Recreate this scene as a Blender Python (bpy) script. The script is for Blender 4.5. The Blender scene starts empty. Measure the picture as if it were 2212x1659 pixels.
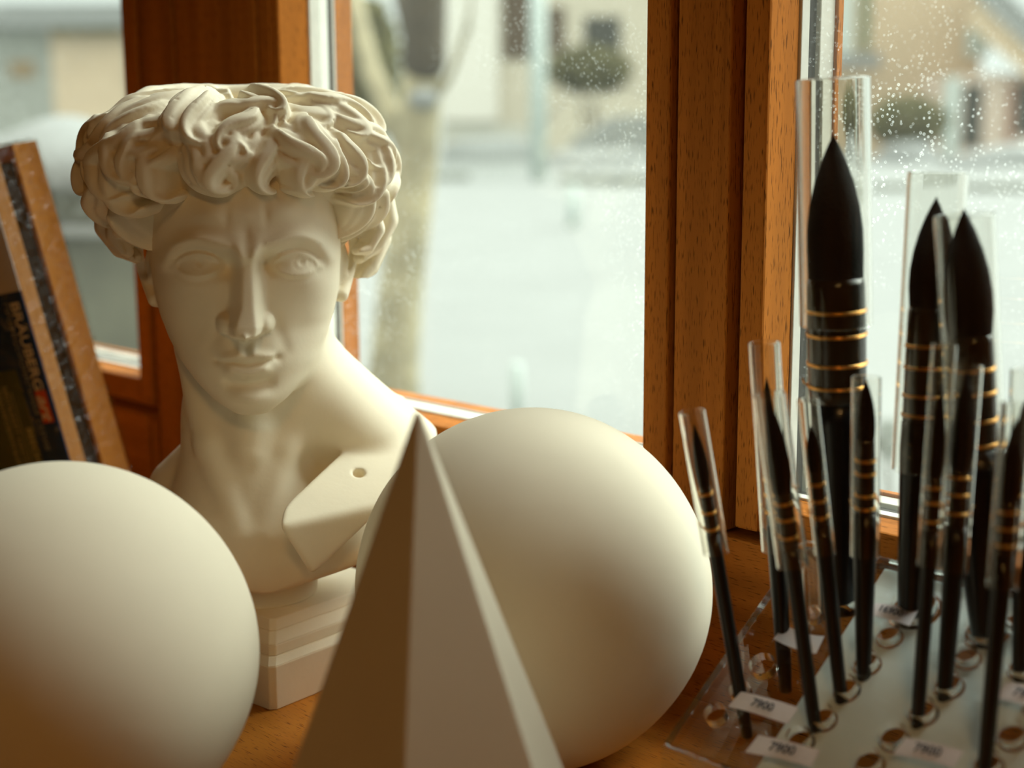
import bpy, bmesh, math, random
import numpy as np
from mathutils import Vector, Matrix

S = bpy.context.scene
COL = S.collection
W, H = 2212, 1659
PI = math.pi
rad = math.radians

# ------------------------------------------------------------------ camera
FPX = 50.0 / 36.0 * W
PITCH, ROLL, CAM_H = rad(10.1), rad(-0.33), 0.434
_F = Vector((0, math.cos(PITCH), -math.sin(PITCH)))
_r = Vector((1, 0, 0)); _u = _r.cross(_F)
_R = _r * math.cos(ROLL) + _u * math.sin(ROLL)
_U = _R.cross(_F)
CAM = Vector((0, 0, CAM_H))
cam = bpy.data.cameras.new('camera')
cam.lens, cam.sensor_width, cam.sensor_fit = 50, 36, 'HORIZONTAL'
cam.clip_start, cam.clip_end = 0.02, 400
cam.dof.use_dof = True
cam.dof.focus_distance = 1.03
cam.dof.aperture_fstop = 3.4
co = bpy.data.objects.new('camera', cam); COL.objects.link(co)
m = Matrix.Identity(4)
for i, c in enumerate((_R, _U, -_F, CAM)):
    for j in range(3):
        m[j][i] = c[j]
co.matrix_world = m
S.camera = co

# ------------------------------------------------------------------ view, world, sun
S.view_settings.view_transform = 'Standard'
S.view_settings.look = 'None'
S.view_settings.gamma = 1
S.view_settings.use_curve_mapping = False
S.view_settings.exposure = 0.22
S.cycles.use_denoising = True
S.cycles.max_bounces = 24
S.cycles.diffuse_bounces = 6
S.cycles.glossy_bounces = 8
S.cycles.transmission_bounces = 20
S.cycles.transparent_max_bounces = 24
S.cycles.sample_clamp_indirect = 6
S.cycles.blur_glossy = 0.5

wd = bpy.data.worlds.new('overcast_sky'); S.world = wd; wd.use_nodes = True
nt = wd.node_tree; nt.nodes.clear()
tc = nt.nodes.new('ShaderNodeTexCoord'); sx = nt.nodes.new('ShaderNodeSeparateXYZ')
rp = nt.nodes.new('ShaderNodeValToRGB'); bg = nt.nodes.new('ShaderNodeBackground'); wo = nt.nodes.new('ShaderNodeOutputWorld')
nt.links.new(tc.outputs['Generated'], sx.inputs[0]); nt.links.new(sx.outputs['Z'], rp.inputs[0])
nt.links.new(rp.outputs[0], bg.inputs[0]); nt.links.new(bg.outputs[0], wo.inputs[0])
e = rp.color_ramp.elements
e[0].position, e[0].color = 0.0, (0.34, 0.37, 0.35, 1)      # overcast: about three times brighter overhead than low down
e[1].position, e[1].color = 0.7, (1.0, 1.0, 0.95, 1)
e.new(0.10).color = (0.38, 0.41, 0.39, 1)
e.new(0.35).color = (0.80, 0.82, 0.78, 1)
bg.inputs[1].default_value = 2.5

ANG = rad(45)
TD = Vector((math.cos(ANG), -math.sin(ANG), 0))      # along the window wall, towards the camera's right
NO = Vector((math.sin(ANG), math.cos(ANG), 0))       # out through the window
D0 = 0.84                                            # distance of the wall's inner face

sun = bpy.data.lights.new('hazy_sun', 'SUN')
sun.energy, sun.angle, sun.color = 4.7, rad(42), (0.94, 1.0, 0.98)
so = bpy.data.objects.new('hazy_sun', sun); COL.objects.link(so)
_sd = Vector((0.65, 0.28, 0.70)).normalized()        # towards the sun
so.rotation_euler = _sd.to_track_quat('Z', 'Y').to_euler()
so.location = (3, 3, 4)

room = bpy.data.lights.new('warm_fill_light', 'AREA')  # added warm fill from behind the camera, no fixture there
room.shape, room.size, room.energy, room.color = 'DISK', 0.5, 10.5, (1.0, 0.54, 0.17)
ro = bpy.data.objects.new('warm_fill_light', room); COL.objects.link(ro)
ro.location = (0.05, -1.3, 1.90)

# ------------------------------------------------------------------ helpers
def ray(x, y):
    return (_F * FPX + _R * (x - W / 2) + _U * (H / 2 - y)).normalized()
def at(x, y, Y):                                     # the point seen at pixel (x, y) at distance Y ahead
    d = ray(x, y); return CAM + d * (Y / d.y)
def at_z(x, y, z=0.0):
    d = ray(x, y); return CAM + d * ((z - CAM_H) / d.z)
def wl(t, o, z):                                     # wall coordinates to world
    return TD * t + NO * (D0 + o) + Vector((0, 0, z))

def new_obj(name, me, mat=None, parent=None, loc=None):
    me.name = name
    o = bpy.data.objects.new(name, me); COL.objects.link(o)
    if mat is not None:
        me.materials.clear(); me.materials.append(mat)
    if parent is not None:
        o.parent = parent
    if loc is not None:
        o.location = loc
    return o
def tag(o, label=None, cat=None, group=None, kind=None):
    if label: o['label'] = label
    if cat: o['category'] = cat
    if group: o['group'] = group
    if kind: o['kind'] = kind
    return o
def empty(name, loc=(0, 0, 0), rot=None):
    o = bpy.data.objects.new(name, None); COL.objects.link(o)
    o.location = loc; o.empty_display_size = 0.05
    if rot is not None:
        if hasattr(rot, 'to_euler'): o.rotation_euler = rot.to_euler()
        else: o.rotation_euler = rot
    return o
def smooth(me, on=True):
    me.polygons.foreach_set('use_smooth', [on] * len(me.polygons)); me.update()

class MB:
    """collects shapes into one mesh"""
    def __init__(s): s.bm = bmesh.new()
    def box(s, x0, x1, y0, y1, z0, z1, M=None):
        vs = [s.bm.verts.new((x, y, z)) for z in (z0, z1) for y in (y0, y1) for x in (x0, x1)]
        for f in ((0, 2, 3, 1), (4, 5, 7, 6), (0, 1, 5, 4), (2, 6, 7, 3), (0, 4, 6, 2), (1, 3, 7, 5)):
            s.bm.faces.new([vs[i] for i in f])
        if M is not None: bmesh.ops.transform(s.bm, matrix=M, verts=vs)
        return s
    def lathe(s, prof, n=32, M=None, cap=True):
        rings = []
        allv = []
        for (r, z) in prof:
            if r <= 1e-7:
                v = s.bm.verts.new((0, 0, z)); rings.append([v]); allv.append(v)
            else:
                ring = [s.bm.verts.new((r * math.cos(2 * PI * i / n), r * math.sin(2 * PI * i / n), z)) for i in range(n)]
                rings.append(ring); allv += ring
        for a, b in zip(rings[:-1], rings[1:]):
            for i in range(n):
                j = (i + 1) % n
                if len(a) == 1 and len(b) == 1: continue
                if len(a) == 1: s.bm.faces.new((a[0], b[j], b[i]))
                elif len(b) == 1: s.bm.faces.new((a[i], a[j], b[0]))
                else: s.bm.faces.new((a[i], a[j], b[j], b[i]))
        if cap:
            if len(rings[0]) > 1: s.bm.faces.new(list(reversed(rings[0])))
            if len(rings[-1]) > 1: s.bm.faces.new(rings[-1])
        if M is not None: bmesh.ops.transform(s.bm, matrix=M, verts=allv)
        return s
    def ring(s, prof, n=32, M=None):                 # closed profile swept round z
        rings = [[s.bm.verts.new((r * math.cos(2 * PI * i / n), r * math.sin(2 * PI * i / n), z)) for i in range(n)] for (r, z) in prof]
        k = len(rings)
        for q in range(k):
            a, b = rings[q], rings[(q + 1) % k]
            for i in range(n):
                j = (i + 1) % n
                s.bm.faces.new((a[i], a[j], b[j], b[i]))
        if M is not None: bmesh.ops.transform(s.bm, matrix=M, verts=[v for r in rings for v in r])
        return s
    def tube(s, pts, r, n=8):
        pts = [Vector(p) for p in pts]
        rr = r if isinstance(r, (list, tuple)) else [r] * len(pts)
        rings = []; up = Vector((0, 0, 1))
        for i, p in enumerate(pts):
            d = (pts[min(i + 1, len(pts) - 1)] - pts[max(i - 1, 0)]).normalized()
            a = d.cross(up if abs(d.z) < 0.95 else Vector((1, 0, 0))).normalized(); b = d.cross(a)
            rings.append([s.bm.verts.new(p + (a * math.cos(2 * PI * k / n) + b * math.sin(2 * PI * k / n)) * rr[i]) for k in range(n)])
        for a, b in zip(rings[:-1], rings[1:]):
            for k in range(n):
                s.bm.faces.new((a[k], a[(k + 1) % n], b[(k + 1) % n], b[k]))
        s.bm.faces.new(list(reversed(rings[0]))); s.bm.faces.new(rings[-1])
        return s
    def poly(s, pts, faces):
        vs = [s.bm.verts.new(p) for p in pts]
        for f in faces: s.bm.faces.new([vs[i] for i in f])
        return s
    def build(s, name, mat=None, parent=None, bevel=0, sm=False, loc=None, seg=2):
        bmesh.ops.recalc_face_normals(s.bm, faces=s.bm.faces)
        me = bpy.data.meshes.new(name); s.bm.to_mesh(me); s.bm.free()
        if sm: smooth(me)
        o = new_obj(name, me, mat, parent, loc)
        if bevel:
            md = o.modifiers.new('bevel', 'BEVEL'); md.width = bevel; md.segments = seg; md.limit_method = 'ANGLE'
        if sm == 'angle':
            md = o.modifiers.new('wn', 'WEIGHTED_NORMAL')
        return o

# ------------------------------------------------------------------ materials
def nodemat(name):
    m = bpy.data.materials.new(name); m.use_nodes = True
    n = m.node_tree; n.nodes.clear()
    out = n.nodes.new('ShaderNodeOutputMaterial')
    return m, n, out
def N(n, t, **kw):
    x = n.nodes.new(t)
    for k, v in kw.items(): setattr(x, k, v)
    return x
def plain(name, col, rough=0.6, metal=0.0, spec=0.5, var=0.0, vscale=8.0, bump=0.0, bscale=60.0, coat=0.0):
    m, n, out = nodemat(name)
    b = N(n, 'ShaderNodeBsdfPrincipled')
    b.inputs['Base Color'].default_value = (*col, 1); b.inputs['Roughness'].default_value = rough
    b.inputs['Metallic'].default_value = metal; b.inputs['Specular IOR Level'].default_value = spec
    b.inputs['Coat Weight'].default_value = coat
    if var > 0 or bump > 0:
        t = N(n, 'ShaderNodeTexCoord')
    if var > 0:
        no = N(n, 'ShaderNodeTexNoise'); no.inputs['Scale'].default_value = vscale; no.inputs['Detail'].default_value = 5
        n.links.new(t.outputs['Object'], no.inputs['Vector'])
        r = N(n, 'ShaderNodeValToRGB')
        r.color_ramp.elements[0].position = 0.3; r.color_ramp.elements[1].position = 0.7
        r.color_ramp.elements[0].color = (*[max(0, c * (1 - var)) for c in col], 1)
        r.color_ramp.elements[1].color = (*[min(1, c * (1 + var)) for c in col], 1)
        n.links.new(no.outputs[0], r.inputs[0]); n.links.new(r.outputs[0], b.inputs['Base Color'])
    if bump > 0:
        nb = N(n, 'ShaderNodeTexNoise'); nb.inputs['Scale'].default_value = bscale; nb.inputs['Detail'].default_value = 4
        n.links.new(t.outputs['Object'], nb.inputs['Vector'])
        bp = N(n, 'ShaderNodeBump'); bp.inputs['Strength'].default_value = bump; bp.inputs['Distance'].default_value = 0.002
        n.links.new(nb.outputs[0], bp.inputs['Height']); n.links.new(bp.outputs[0], b.inputs['Normal'])
    n.links.new(b.outputs[0], out.inputs[0])
    return m
def wood(name, c0, c1, pore, axis='z', rough=0.6, scale=1.0):
    """oak: long streaky grain along one axis of the object, with short dark pores"""
    m, n, out = nodemat(name)
    t = N(n, 'ShaderNodeTexCoord'); mp = N(n, 'ShaderNodeMapping')
    s = {'x': (1.6, 38, 38), 'y': (38, 1.6, 38), 'z': (38, 38, 1.6)}[axis]
    mp.inputs['Scale'].default_value = [v * scale for v in s]
    n.links.new(t.outputs['Object'], mp.inputs['Vector'])
    no = N(n, 'ShaderNodeTexNoise'); no.inputs['Scale'].default_value = 1.0; no.inputs['Detail'].default_value = 6; no.inputs['Distortion'].default_value = 0.6
    n.links.new(mp.outputs[0], no.inputs['Vector'])
    r = N(n, 'ShaderNodeValToRGB'); r.color_ramp.elements[0].position = 0.32; r.color_ramp.elements[1].position = 0.72
    r.color_ramp.elements[0].color = (*c0, 1); r.color_ramp.elements[1].color = (*c1, 1)
    n.links.new(no.outputs[0], r.inputs[0])
    mp2 = N(n, 'ShaderNodeMapping')
    s2 = {'x': (95, 900, 900), 'y': (900, 95, 900), 'z': (900, 900, 95)}[axis]
    mp2.inputs['Scale'].default_value = s2
    n.links.new(t.outputs['Object'], mp2.inputs['Vector'])
    n2 = N(n, 'ShaderNodeTexNoise'); n2.inputs['Scale'].default_value = 1.0; n2.inputs['Detail'].default_value = 1.5
    n.links.new(mp2.outputs[0], n2.inputs['Vector'])
    r2 = N(n, 'ShaderNodeValToRGB'); r2.color_ramp.elements[0].position = 0.57; r2.color_ramp.elements[1].position = 0.70
    r2.color_ramp.elements[0].color = (0, 0, 0, 1); r2.color_ramp.elements[1].color = (1, 1, 1, 1)
    n.links.new(n2.outputs[0], r2.inputs[0])
    mx = N(n, 'ShaderNodeMix', data_type='RGBA'); mx.inputs[7].default_value = (*pore, 1)
    n.links.new(r2.outputs[0], mx.inputs[0]); n.links.new(r.outputs[0], mx.inputs[6])
    b = N(n, 'ShaderNodeBsdfPrincipled'); b.inputs['Roughness'].default_value = rough; b.inputs['Specular IOR Level'].default_value = 0.07
    n.links.new(mx.outputs[2], b.inputs['Base Color'])
    bp = N(n, 'ShaderNodeBump'); bp.inputs['Strength'].default_value = 0.25; bp.inputs['Distance'].default_value = 0.0006; bp.invert = True
    n.links.new(r2.outputs[0], bp.inputs['Height']); n.links.new(bp.outputs[0], b.inputs['Normal'])
    n.links.new(b.outputs[0], out.inputs[0])
    return m
def clear(name, col=(1, 1, 1), rough=0.0, ior=1.49):
    m, n, out = nodemat(name)
    b = N(n, 'ShaderNodeBsdfGlass'); b.inputs['Color'].default_value = (*col, 1); b.inputs['Roughness'].default_value = rough; b.inputs['IOR'].default_value = ior
    n.links.new(b.outputs[0], out.inputs[0]); return m
def schlick(n, normal=None, f0=0.04):
    lw = N(n, 'ShaderNodeLayerWeight'); lw.inputs['Blend'].default_value = 0.5
    if normal is not None: n.links.new(normal, lw.inputs['Normal'])
    pw = N(n, 'ShaderNodeMath', operation='POWER'); pw.inputs[1].default_value = 5.0
    n.links.new(lw.outputs['Facing'], pw.inputs[0])
    ma = N(n, 'ShaderNodeMath', operation='MULTIPLY_ADD'); ma.inputs[1].default_value = 1 - f0; ma.inputs[2].default_value = f0
    n.links.new(pw.outputs[0], ma.inputs[0]); return ma
def film(name, tint=(0.97, 0.98, 0.96), ior=1.45, rough=0.05, milk=0.0, f0=0.04):
    """thin clear sheet: passes light straight through and mirrors a little at grazing angles"""
    m, n, out = nodemat(name)
    tr = N(n, 'ShaderNodeBsdfTransparent'); tr.inputs[0].default_value = (*tint, 1)
    gl = N(n, 'ShaderNodeBsdfGlossy'); gl.inputs['Roughness'].default_value = rough
    fr = schlick(n, None, f0)
    mx = N(n, 'ShaderNodeMixShader')
    n.links.new(fr.outputs[0], mx.inputs[0]); n.links.new(tr.outputs[0], mx.inputs[1]); n.links.new(gl.outputs[0], mx.inputs[2])
    last = mx
    if milk > 0:
        df = N(n, 'ShaderNodeBsdfDiffuse'); df.inputs[0].default_value = (0.8, 0.8, 0.78, 1)
        m2 = N(n, 'ShaderNodeMixShader'); m2.inputs[0].default_value = milk
        n.links.new(mx.outputs[0], m2.inputs[1]); n.links.new(df.outputs[0], m2.inputs[2]); last = m2
    n.links.new(last.outputs[0], out.inputs[0]); return m
def pane_mat():
    """window glass with dried droplet marks and a film of dust"""
    m, n, out = nodemat('window_glass')
    tr = N(n, 'ShaderNodeBsdfTransparent'); tr.inputs[0].default_value = (0.92, 0.95, 0.92, 1)
    gl = N(n, 'ShaderNodeBsdfGlossy'); gl.inputs['Roughness'].default_value = 0.0
    fr = schlick(n, None, 0.03)
    mx = N(n, 'ShaderNodeMixShader')
    n.links.new(fr.outputs[0], mx.inputs[0]); n.links.new(tr.outputs[0], mx.inputs[1]); n.links.new(gl.outputs[0], mx.inputs[2])
    t = N(n, 'ShaderNodeTexCoord')
    v = N(n, 'ShaderNodeTexVoronoi'); v.inputs['Scale'].default_value = 240; v.inputs['Randomness'].default_value = 1
    n.links.new(t.outputs['Object'], v.inputs['Vector'])
    r = N(n, 'ShaderNodeValToRGB'); el = r.color_ramp.elements
    el[0].position = 0.10; el[0].color = (0.1, 0.1, 0.1, 1); el[1].position = 0.27; el[1].color = (0, 0, 0, 1); el.new(0.2).color = (1, 1, 1, 1)
    n.links.new(v.outputs['Distance'], r.inputs[0])
    mo = N(n, 'ShaderNodeMapping'); mo.inputs['Location'].default_value = (0.9, 0.0, 0.35); n.links.new(t.outputs['Object'], mo.inputs[0])
    no = N(n, 'ShaderNodeTexNoise'); no.inputs['Scale'].default_value = 3.4; no.inputs['Detail'].default_value = 4
    n.links.new(mo.outputs[0], no.inputs['Vector'])
    r2 = N(n, 'ShaderNodeValToRGB'); r2.color_ramp.elements[0].position = 0.42; r2.color_ramp.elements[1].position = 0.66
    n.links.new(no.outputs[0], r2.inputs[0])
    n3 = N(n, 'ShaderNodeTexNoise'); n3.inputs['Scale'].default_value = 60; n3.inputs['Detail'].default_value = 2
    n.links.new(t.outputs['Object'], n3.inputs['Vector'])
    r3 = N(n, 'ShaderNodeValToRGB'); r3.color_ramp.elements[0].position = 0.38; r3.color_ramp.elements[1].position = 0.58
    n.links.new(n3.outputs[0], r3.inputs[0])
    a = N(n, 'ShaderNodeMath', operation='MULTIPLY'); a2 = N(n, 'ShaderNodeMath', operation='MULTIPLY')
    n.links.new(r.outputs[0], a.inputs[0]); n.links.new(r2.outputs[0], a.inputs[1])
    n.links.new(a.outputs[0], a2.inputs[0]); n.links.new(r3.outputs[0], a2.inputs[1])
    a3 = N(n, 'ShaderNodeMath', operation='MULTIPLY_ADD'); a3.inputs[1].default_value = 0.45; a3.inputs[2].default_value = 0.015
    n.links.new(a2.outputs[0], a3.inputs[0])
    df = N(n, 'ShaderNodeBsdfTranslucent'); df.inputs[0].default_value = (0.85, 0.9, 0.85, 1)
    m2 = N(n, 'ShaderNodeMixShader')
    n.links.new(a3.outputs[0], m2.inputs[0]); n.links.new(mx.outputs[0], m2.inputs[1]); n.links.new(df.outputs[0], m2.inputs[2])
    n.links.new(m2.outputs[0], out.inputs[0]); return m

OAK0, OAK1, PORE = (0.36, 0.120, 0.017), (0.58, 0.195, 0.027), (0.17, 0.055, 0.006)
M_OAKZ = wood('oak_upright', OAK0, OAK1, PORE, 'z')
M_OAKX = wood('oak_level', OAK0, OAK1, PORE, 'x')
M_TABLE = wood('oak_tabletop', (0.38, 0.135, 0.018), (0.54, 0.20, 0.03), (0.2, 0.06, 0.01), 'x', rough=0.4)
M_GASKET = plain('white_rubber_gasket', (0.78, 0.78, 0.70), 0.5, var=0.06, vscale=60)
M_DARK = plain('dark_spacer', (0.03, 0.024, 0.016), 0.5)
M_OUTER = plain('weathered_outer_frame', (0.55, 0.53, 0.46), 0.6, var=0.15, vscale=20)
M_GLASS = pane_mat()
M_PLASTER = plain('matt_plaster', (0.85, 0.77, 0.59), 0.62, spec=0.3, var=0.03, vscale=30, bump=0.06, bscale=240)
M_PLASTER_BALL = plain('chalky_plaster', (0.76, 0.69, 0.54), 0.8, spec=0.2, var=0.025, vscale=14, bump=0.10, bscale=70)
M_PLASTER_DIM = plain('dimmed_plaster', (0.64, 0.575, 0.44), 0.8, spec=0.2, var=0.04, vscale=10, bump=0.05, bscale=70)  # plaster darkened so the pyramid stays dark under the fill light
M_WALL = plain('warm_plaster_wall', (0.36, 0.17, 0.055), 0.9, var=0.05, vscale=3)
M_FLOOR = plain('brown_floor', (0.20, 0.11, 0.05), 0.6, var=0.1, vscale=4)
M_CEIL = plain('tan_ceiling', (0.34, 0.19, 0.08), 0.9)
M_ACRYL = clear('clear_acrylic', (0.98, 0.995, 0.985))
M_SHEET = film('acrylic_sheet', (0.97, 0.985, 0.975), rough=0.02)
M_PLATE = film('acrylic_plate', (0.97, 0.985, 0.975), rough=0.03, f0=0.06)
M_EDGE = film('polished_acrylic_edge', (0.9, 0.95, 0.92), rough=0.08, f0=0.6)
M_TUBE = clear('clear_tube_plastic', (0.985, 0.985, 0.97), ior=1.47)
M_BLACK = plain('black_lacquer', (0.006, 0.007, 0.008), 0.28, spec=0.5)
M_HAIRB = plain('black_bristle', (0.010, 0.009, 0.008), 0.75, spec=0.25, bump=0.4, bscale=500)
M_QUILL = plain('smoky_quill', (0.035, 0.026, 0.016), 0.22, spec=0.6)
M_GOLD = plain('brass_wire', (0.80, 0.42, 0.12), 0.3, metal=1.0)
M_PAPER = plain('price_paper', (0.74, 0.70, 0.72), 0.7, var=0.05, vscale=90)
M_INK = plain('black_ink', (0.05, 0.05, 0.06), 0.6)

# ------------------------------------------------------------------ the room shell
WALL_ROT = Matrix.Rotation(-ANG, 4, 'Z')
def wall_empty(name, t=0, o=0, z=0):
    r = empty(name, wl(t, o, z), (0, 0, -ANG)); return r       # local x = along wall, local y = outwards
def wb(mb, t0, t1, o0, o1, z0, z1): return mb.box(t0, t1, o0, o1, z0, z1)

R_T0, R_T1 = -3.4, 3.0        # the wall's two ends
CEILZ, FLOORZ, OUTZ = 1.95, -0.78, -1.10
WTOP = 1.45                   # window head
def wall_piece(name, mat, boxes, bevel=0.0015, parent=None):
    b = MB()
    for x in boxes: b.box(*x)
    o = b.build(name, mat, parent, bevel=bevel)
    if parent is None:
        o.location = NO * D0; o.rotation_euler = (0, 0, -ANG)
        o['kind'] = 'structure'
    return o
o = wall_piece('wall_front', M_WALL, [(R_T0, R_T1, 0.0, 0.30, WTOP + .06, CEILZ), (R_T0, R_T1, 0.0, 0.12, FLOORZ, -0.04),
                                      (R_T0, -2.10, 0, 0.12, -0.04, WTOP + .06), (0.04, R_T1, 0, 0.12, -0.04, WTOP + .06)], 0)
def plane_box(name, mat, t0, t1, o0, o1, z0, z1):
    return wall_piece(name, mat, [(t0, t1, o0, o1, z0, z1)], 0)
plane_box('wall_back', M_WALL, R_T0, R_T1, -4.1, -4.0, FLOORZ, CEILZ)
plane_box('wall_left', M_WALL, R_T0 - .1, R_T0, -4.1, 0.12, FLOORZ, CEILZ)
plane_box('wall_right', M_WALL, R_T1, R_T1 + .1, -4.1, 0.12, FLOORZ, CEILZ)
plane_box('floor', M_FLOOR, R_T0, R_T1, -4.1, 0.12, FLOORZ - .1, FLOORZ)
plane_box('ceiling', M_CEIL, R_T0, R_T1, -4.1, 0.30, CEILZ, CEILZ + .1)
# lower boards below the sashes
wall_piece('trim_1', M_OAKX, [(-0.664, -0.189, 0.0, 0.09, -0.04, 0.1335)])
wall_piece('trim_2', M_OAKX, [(-1.165, -0.672, 0.0, 0.09, -0.04, 0.1335)])
wall_piece('trim_3', M_OAKX, [(-2.10, -1.433, 0.0, 0.09, -0.04, 0.113), (-2.10, -2.025, 0.0, 0.09, 0.1135, WTOP)])
# uprights: the pier on the left, the slim post on the right
wall_piece('trim_4', M_OAKZ, [(-0.6665, -0.6185, 0.0, 0.09, 0.136, WTOP + .06), (-0.676, -0.606, 0.03, 0.088, 0.136, WTOP + .06)])
wall_piece('trim_5', M_OAKZ, [(-1.3375, -1.1955, 0.0, 0.09, -0.04, WTOP + .06), (-1.409, -1.345, 0.0, 0.09, -0.04, WTOP + .06),
                              (-1.427, -1.415, 0.0, 0.09, -0.04, 0.113),
                              (-1.4205, -1.176, 0.03, 0.088, 0.1, WTOP + .06), (-1.1885, -1.171, 0.0, 0.09, -0.04, WTOP + .06)])
wall_piece('trim_7', M_OAKZ, [(-0.184, 0.04, 0.0, 0.09, -0.04, WTOP + .06), (-0.229, -0.2225, 0.03, 0.088, 0.136, WTOP + .06), (-0.2215, -0.188, 0.0, 0.09, 0.136, WTOP + .06)])
# top rails of the wall opening
wall_piece('trim_6', M_OAKX, [(-2.10, 0.04, -0.004, 0.09, WTOP, WTOP + .06)])
# the table / deep sill the things stand on
o = wall_piece('window_bench', M_TABLE, [(-2.3, 0.92, -0.64, -0.0015, -0.038, 0.0)], 0.003)
o.name = 'tabletop'; del o['kind']
tag(o, 'wide oak shelf top under the windows, all the plaster shapes stand on it', 'tabletop')

def window(idx, t0, t1, z0, sash=0.026, L=(0.0480, 0.0578, 0.0765, 0.084), ew=0.0065):
    """t0..t1: clear opening between the sash's inner edges, z0: top of its bottom rail"""
    root = wall_empty('window_%d' % idx); root['kind'] = 'structure'
    zt = WTOP - 0.03
    MB().box(t0 - sash, t0, 0.001, 0.0375, z0 - sash, zt + sash).build('sash_stile', M_OAKZ, root, 0.002)
    MB().box(t1, t1 + sash, 0.001, 0.0375, z0 - sash, zt + sash).build('sash_stile', M_OAKZ, root, 0.002)
    MB().box(t0 + .0004, t1 - .0004, 0.001, 0.0375, z0 - sash, z0).build('bottom_rail', M_OAKX, root, 0.002)
    MB().box(t0 + .0004, t1 - .0004, 0.001, 0.0375, zt, zt + sash).build('top_rail', M_OAKX, root, 0.002)
    def frame(name, mat, w, o0, o1, out=0.012):
        b = MB()
        b.box(t0 - out, t0 + w, o0, o1, z0 - out, zt + out); b.box(t1 - w, t1 + out, o0, o1, z0 - out, zt + out)
        b.box(t0 + w, t1 - w, o0, o1, z0 - out, z0 + w); b.box(t0 + w, t1 - w, o0, o1, zt - w, zt + out)
        return b.build(name, mat, root, 0.0008)
    frame('gasket', M_GASKET, 0.0015, 0.0378, L[0])
    frame('spacer', M_DARK, 0.0006, L[0] + .0002, L[1])
    frame('outer_frame', M_OUTER, min(ew, 0.004), L[1] + .0002, L[2], 0.02)
    frame('outer_edge', M_OAKZ, ew, L[2] + .0002, L[3], 0.02)
    g = MB().box(t0 - .008, t1 + .008, 0.0492, 0.0522, z0 - .008, zt + .008).build('glass', M_GLASS, root)
    s = MB().poly([(t0 - .05, 0.0935, z0 - .015), (t1 + .05, 0.0935, z0 - .015), (t1 + .05, 0.20, z0 - .045), (t0 - .05, 0.20, z0 - .045),
                   (t0 - .05, 0.0935, z0 - .05), (t1 + .05, 0.0935, z0 - .05), (t1 + .05, 0.20, z0 - .06), (t0 - .05, 0.20, z0 - .06)],
                  [(0, 1, 2, 3), (7, 6, 5, 4), (0, 4, 5, 1), (1, 5, 6, 2), (2, 6, 7, 3), (3, 7, 4, 0)]).build('outer_sill', M_GASKET, root, 0.001)
    return root
window(1, -1.99, -1.4500, 0.1545, 0.029)
window(2, -1.1577, -0.6976, 0.172, 0.0235, (0.0600, 0.0660, 0.0695, 0.0910), 0.0012)
window(3, -0.5872, -0.25, 0.1625, 0.0205)

# ------------------------------------------------------------------ sculpting: distance fields and surface nets
def smin(a, b, k):
    h = np.maximum(k - np.abs(a - b), 0.0) / k
    return np.minimum(a, b) - h * h * (k * 0.25)
def smax(a, b, k): return -smin(-a, -b, k)

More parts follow.
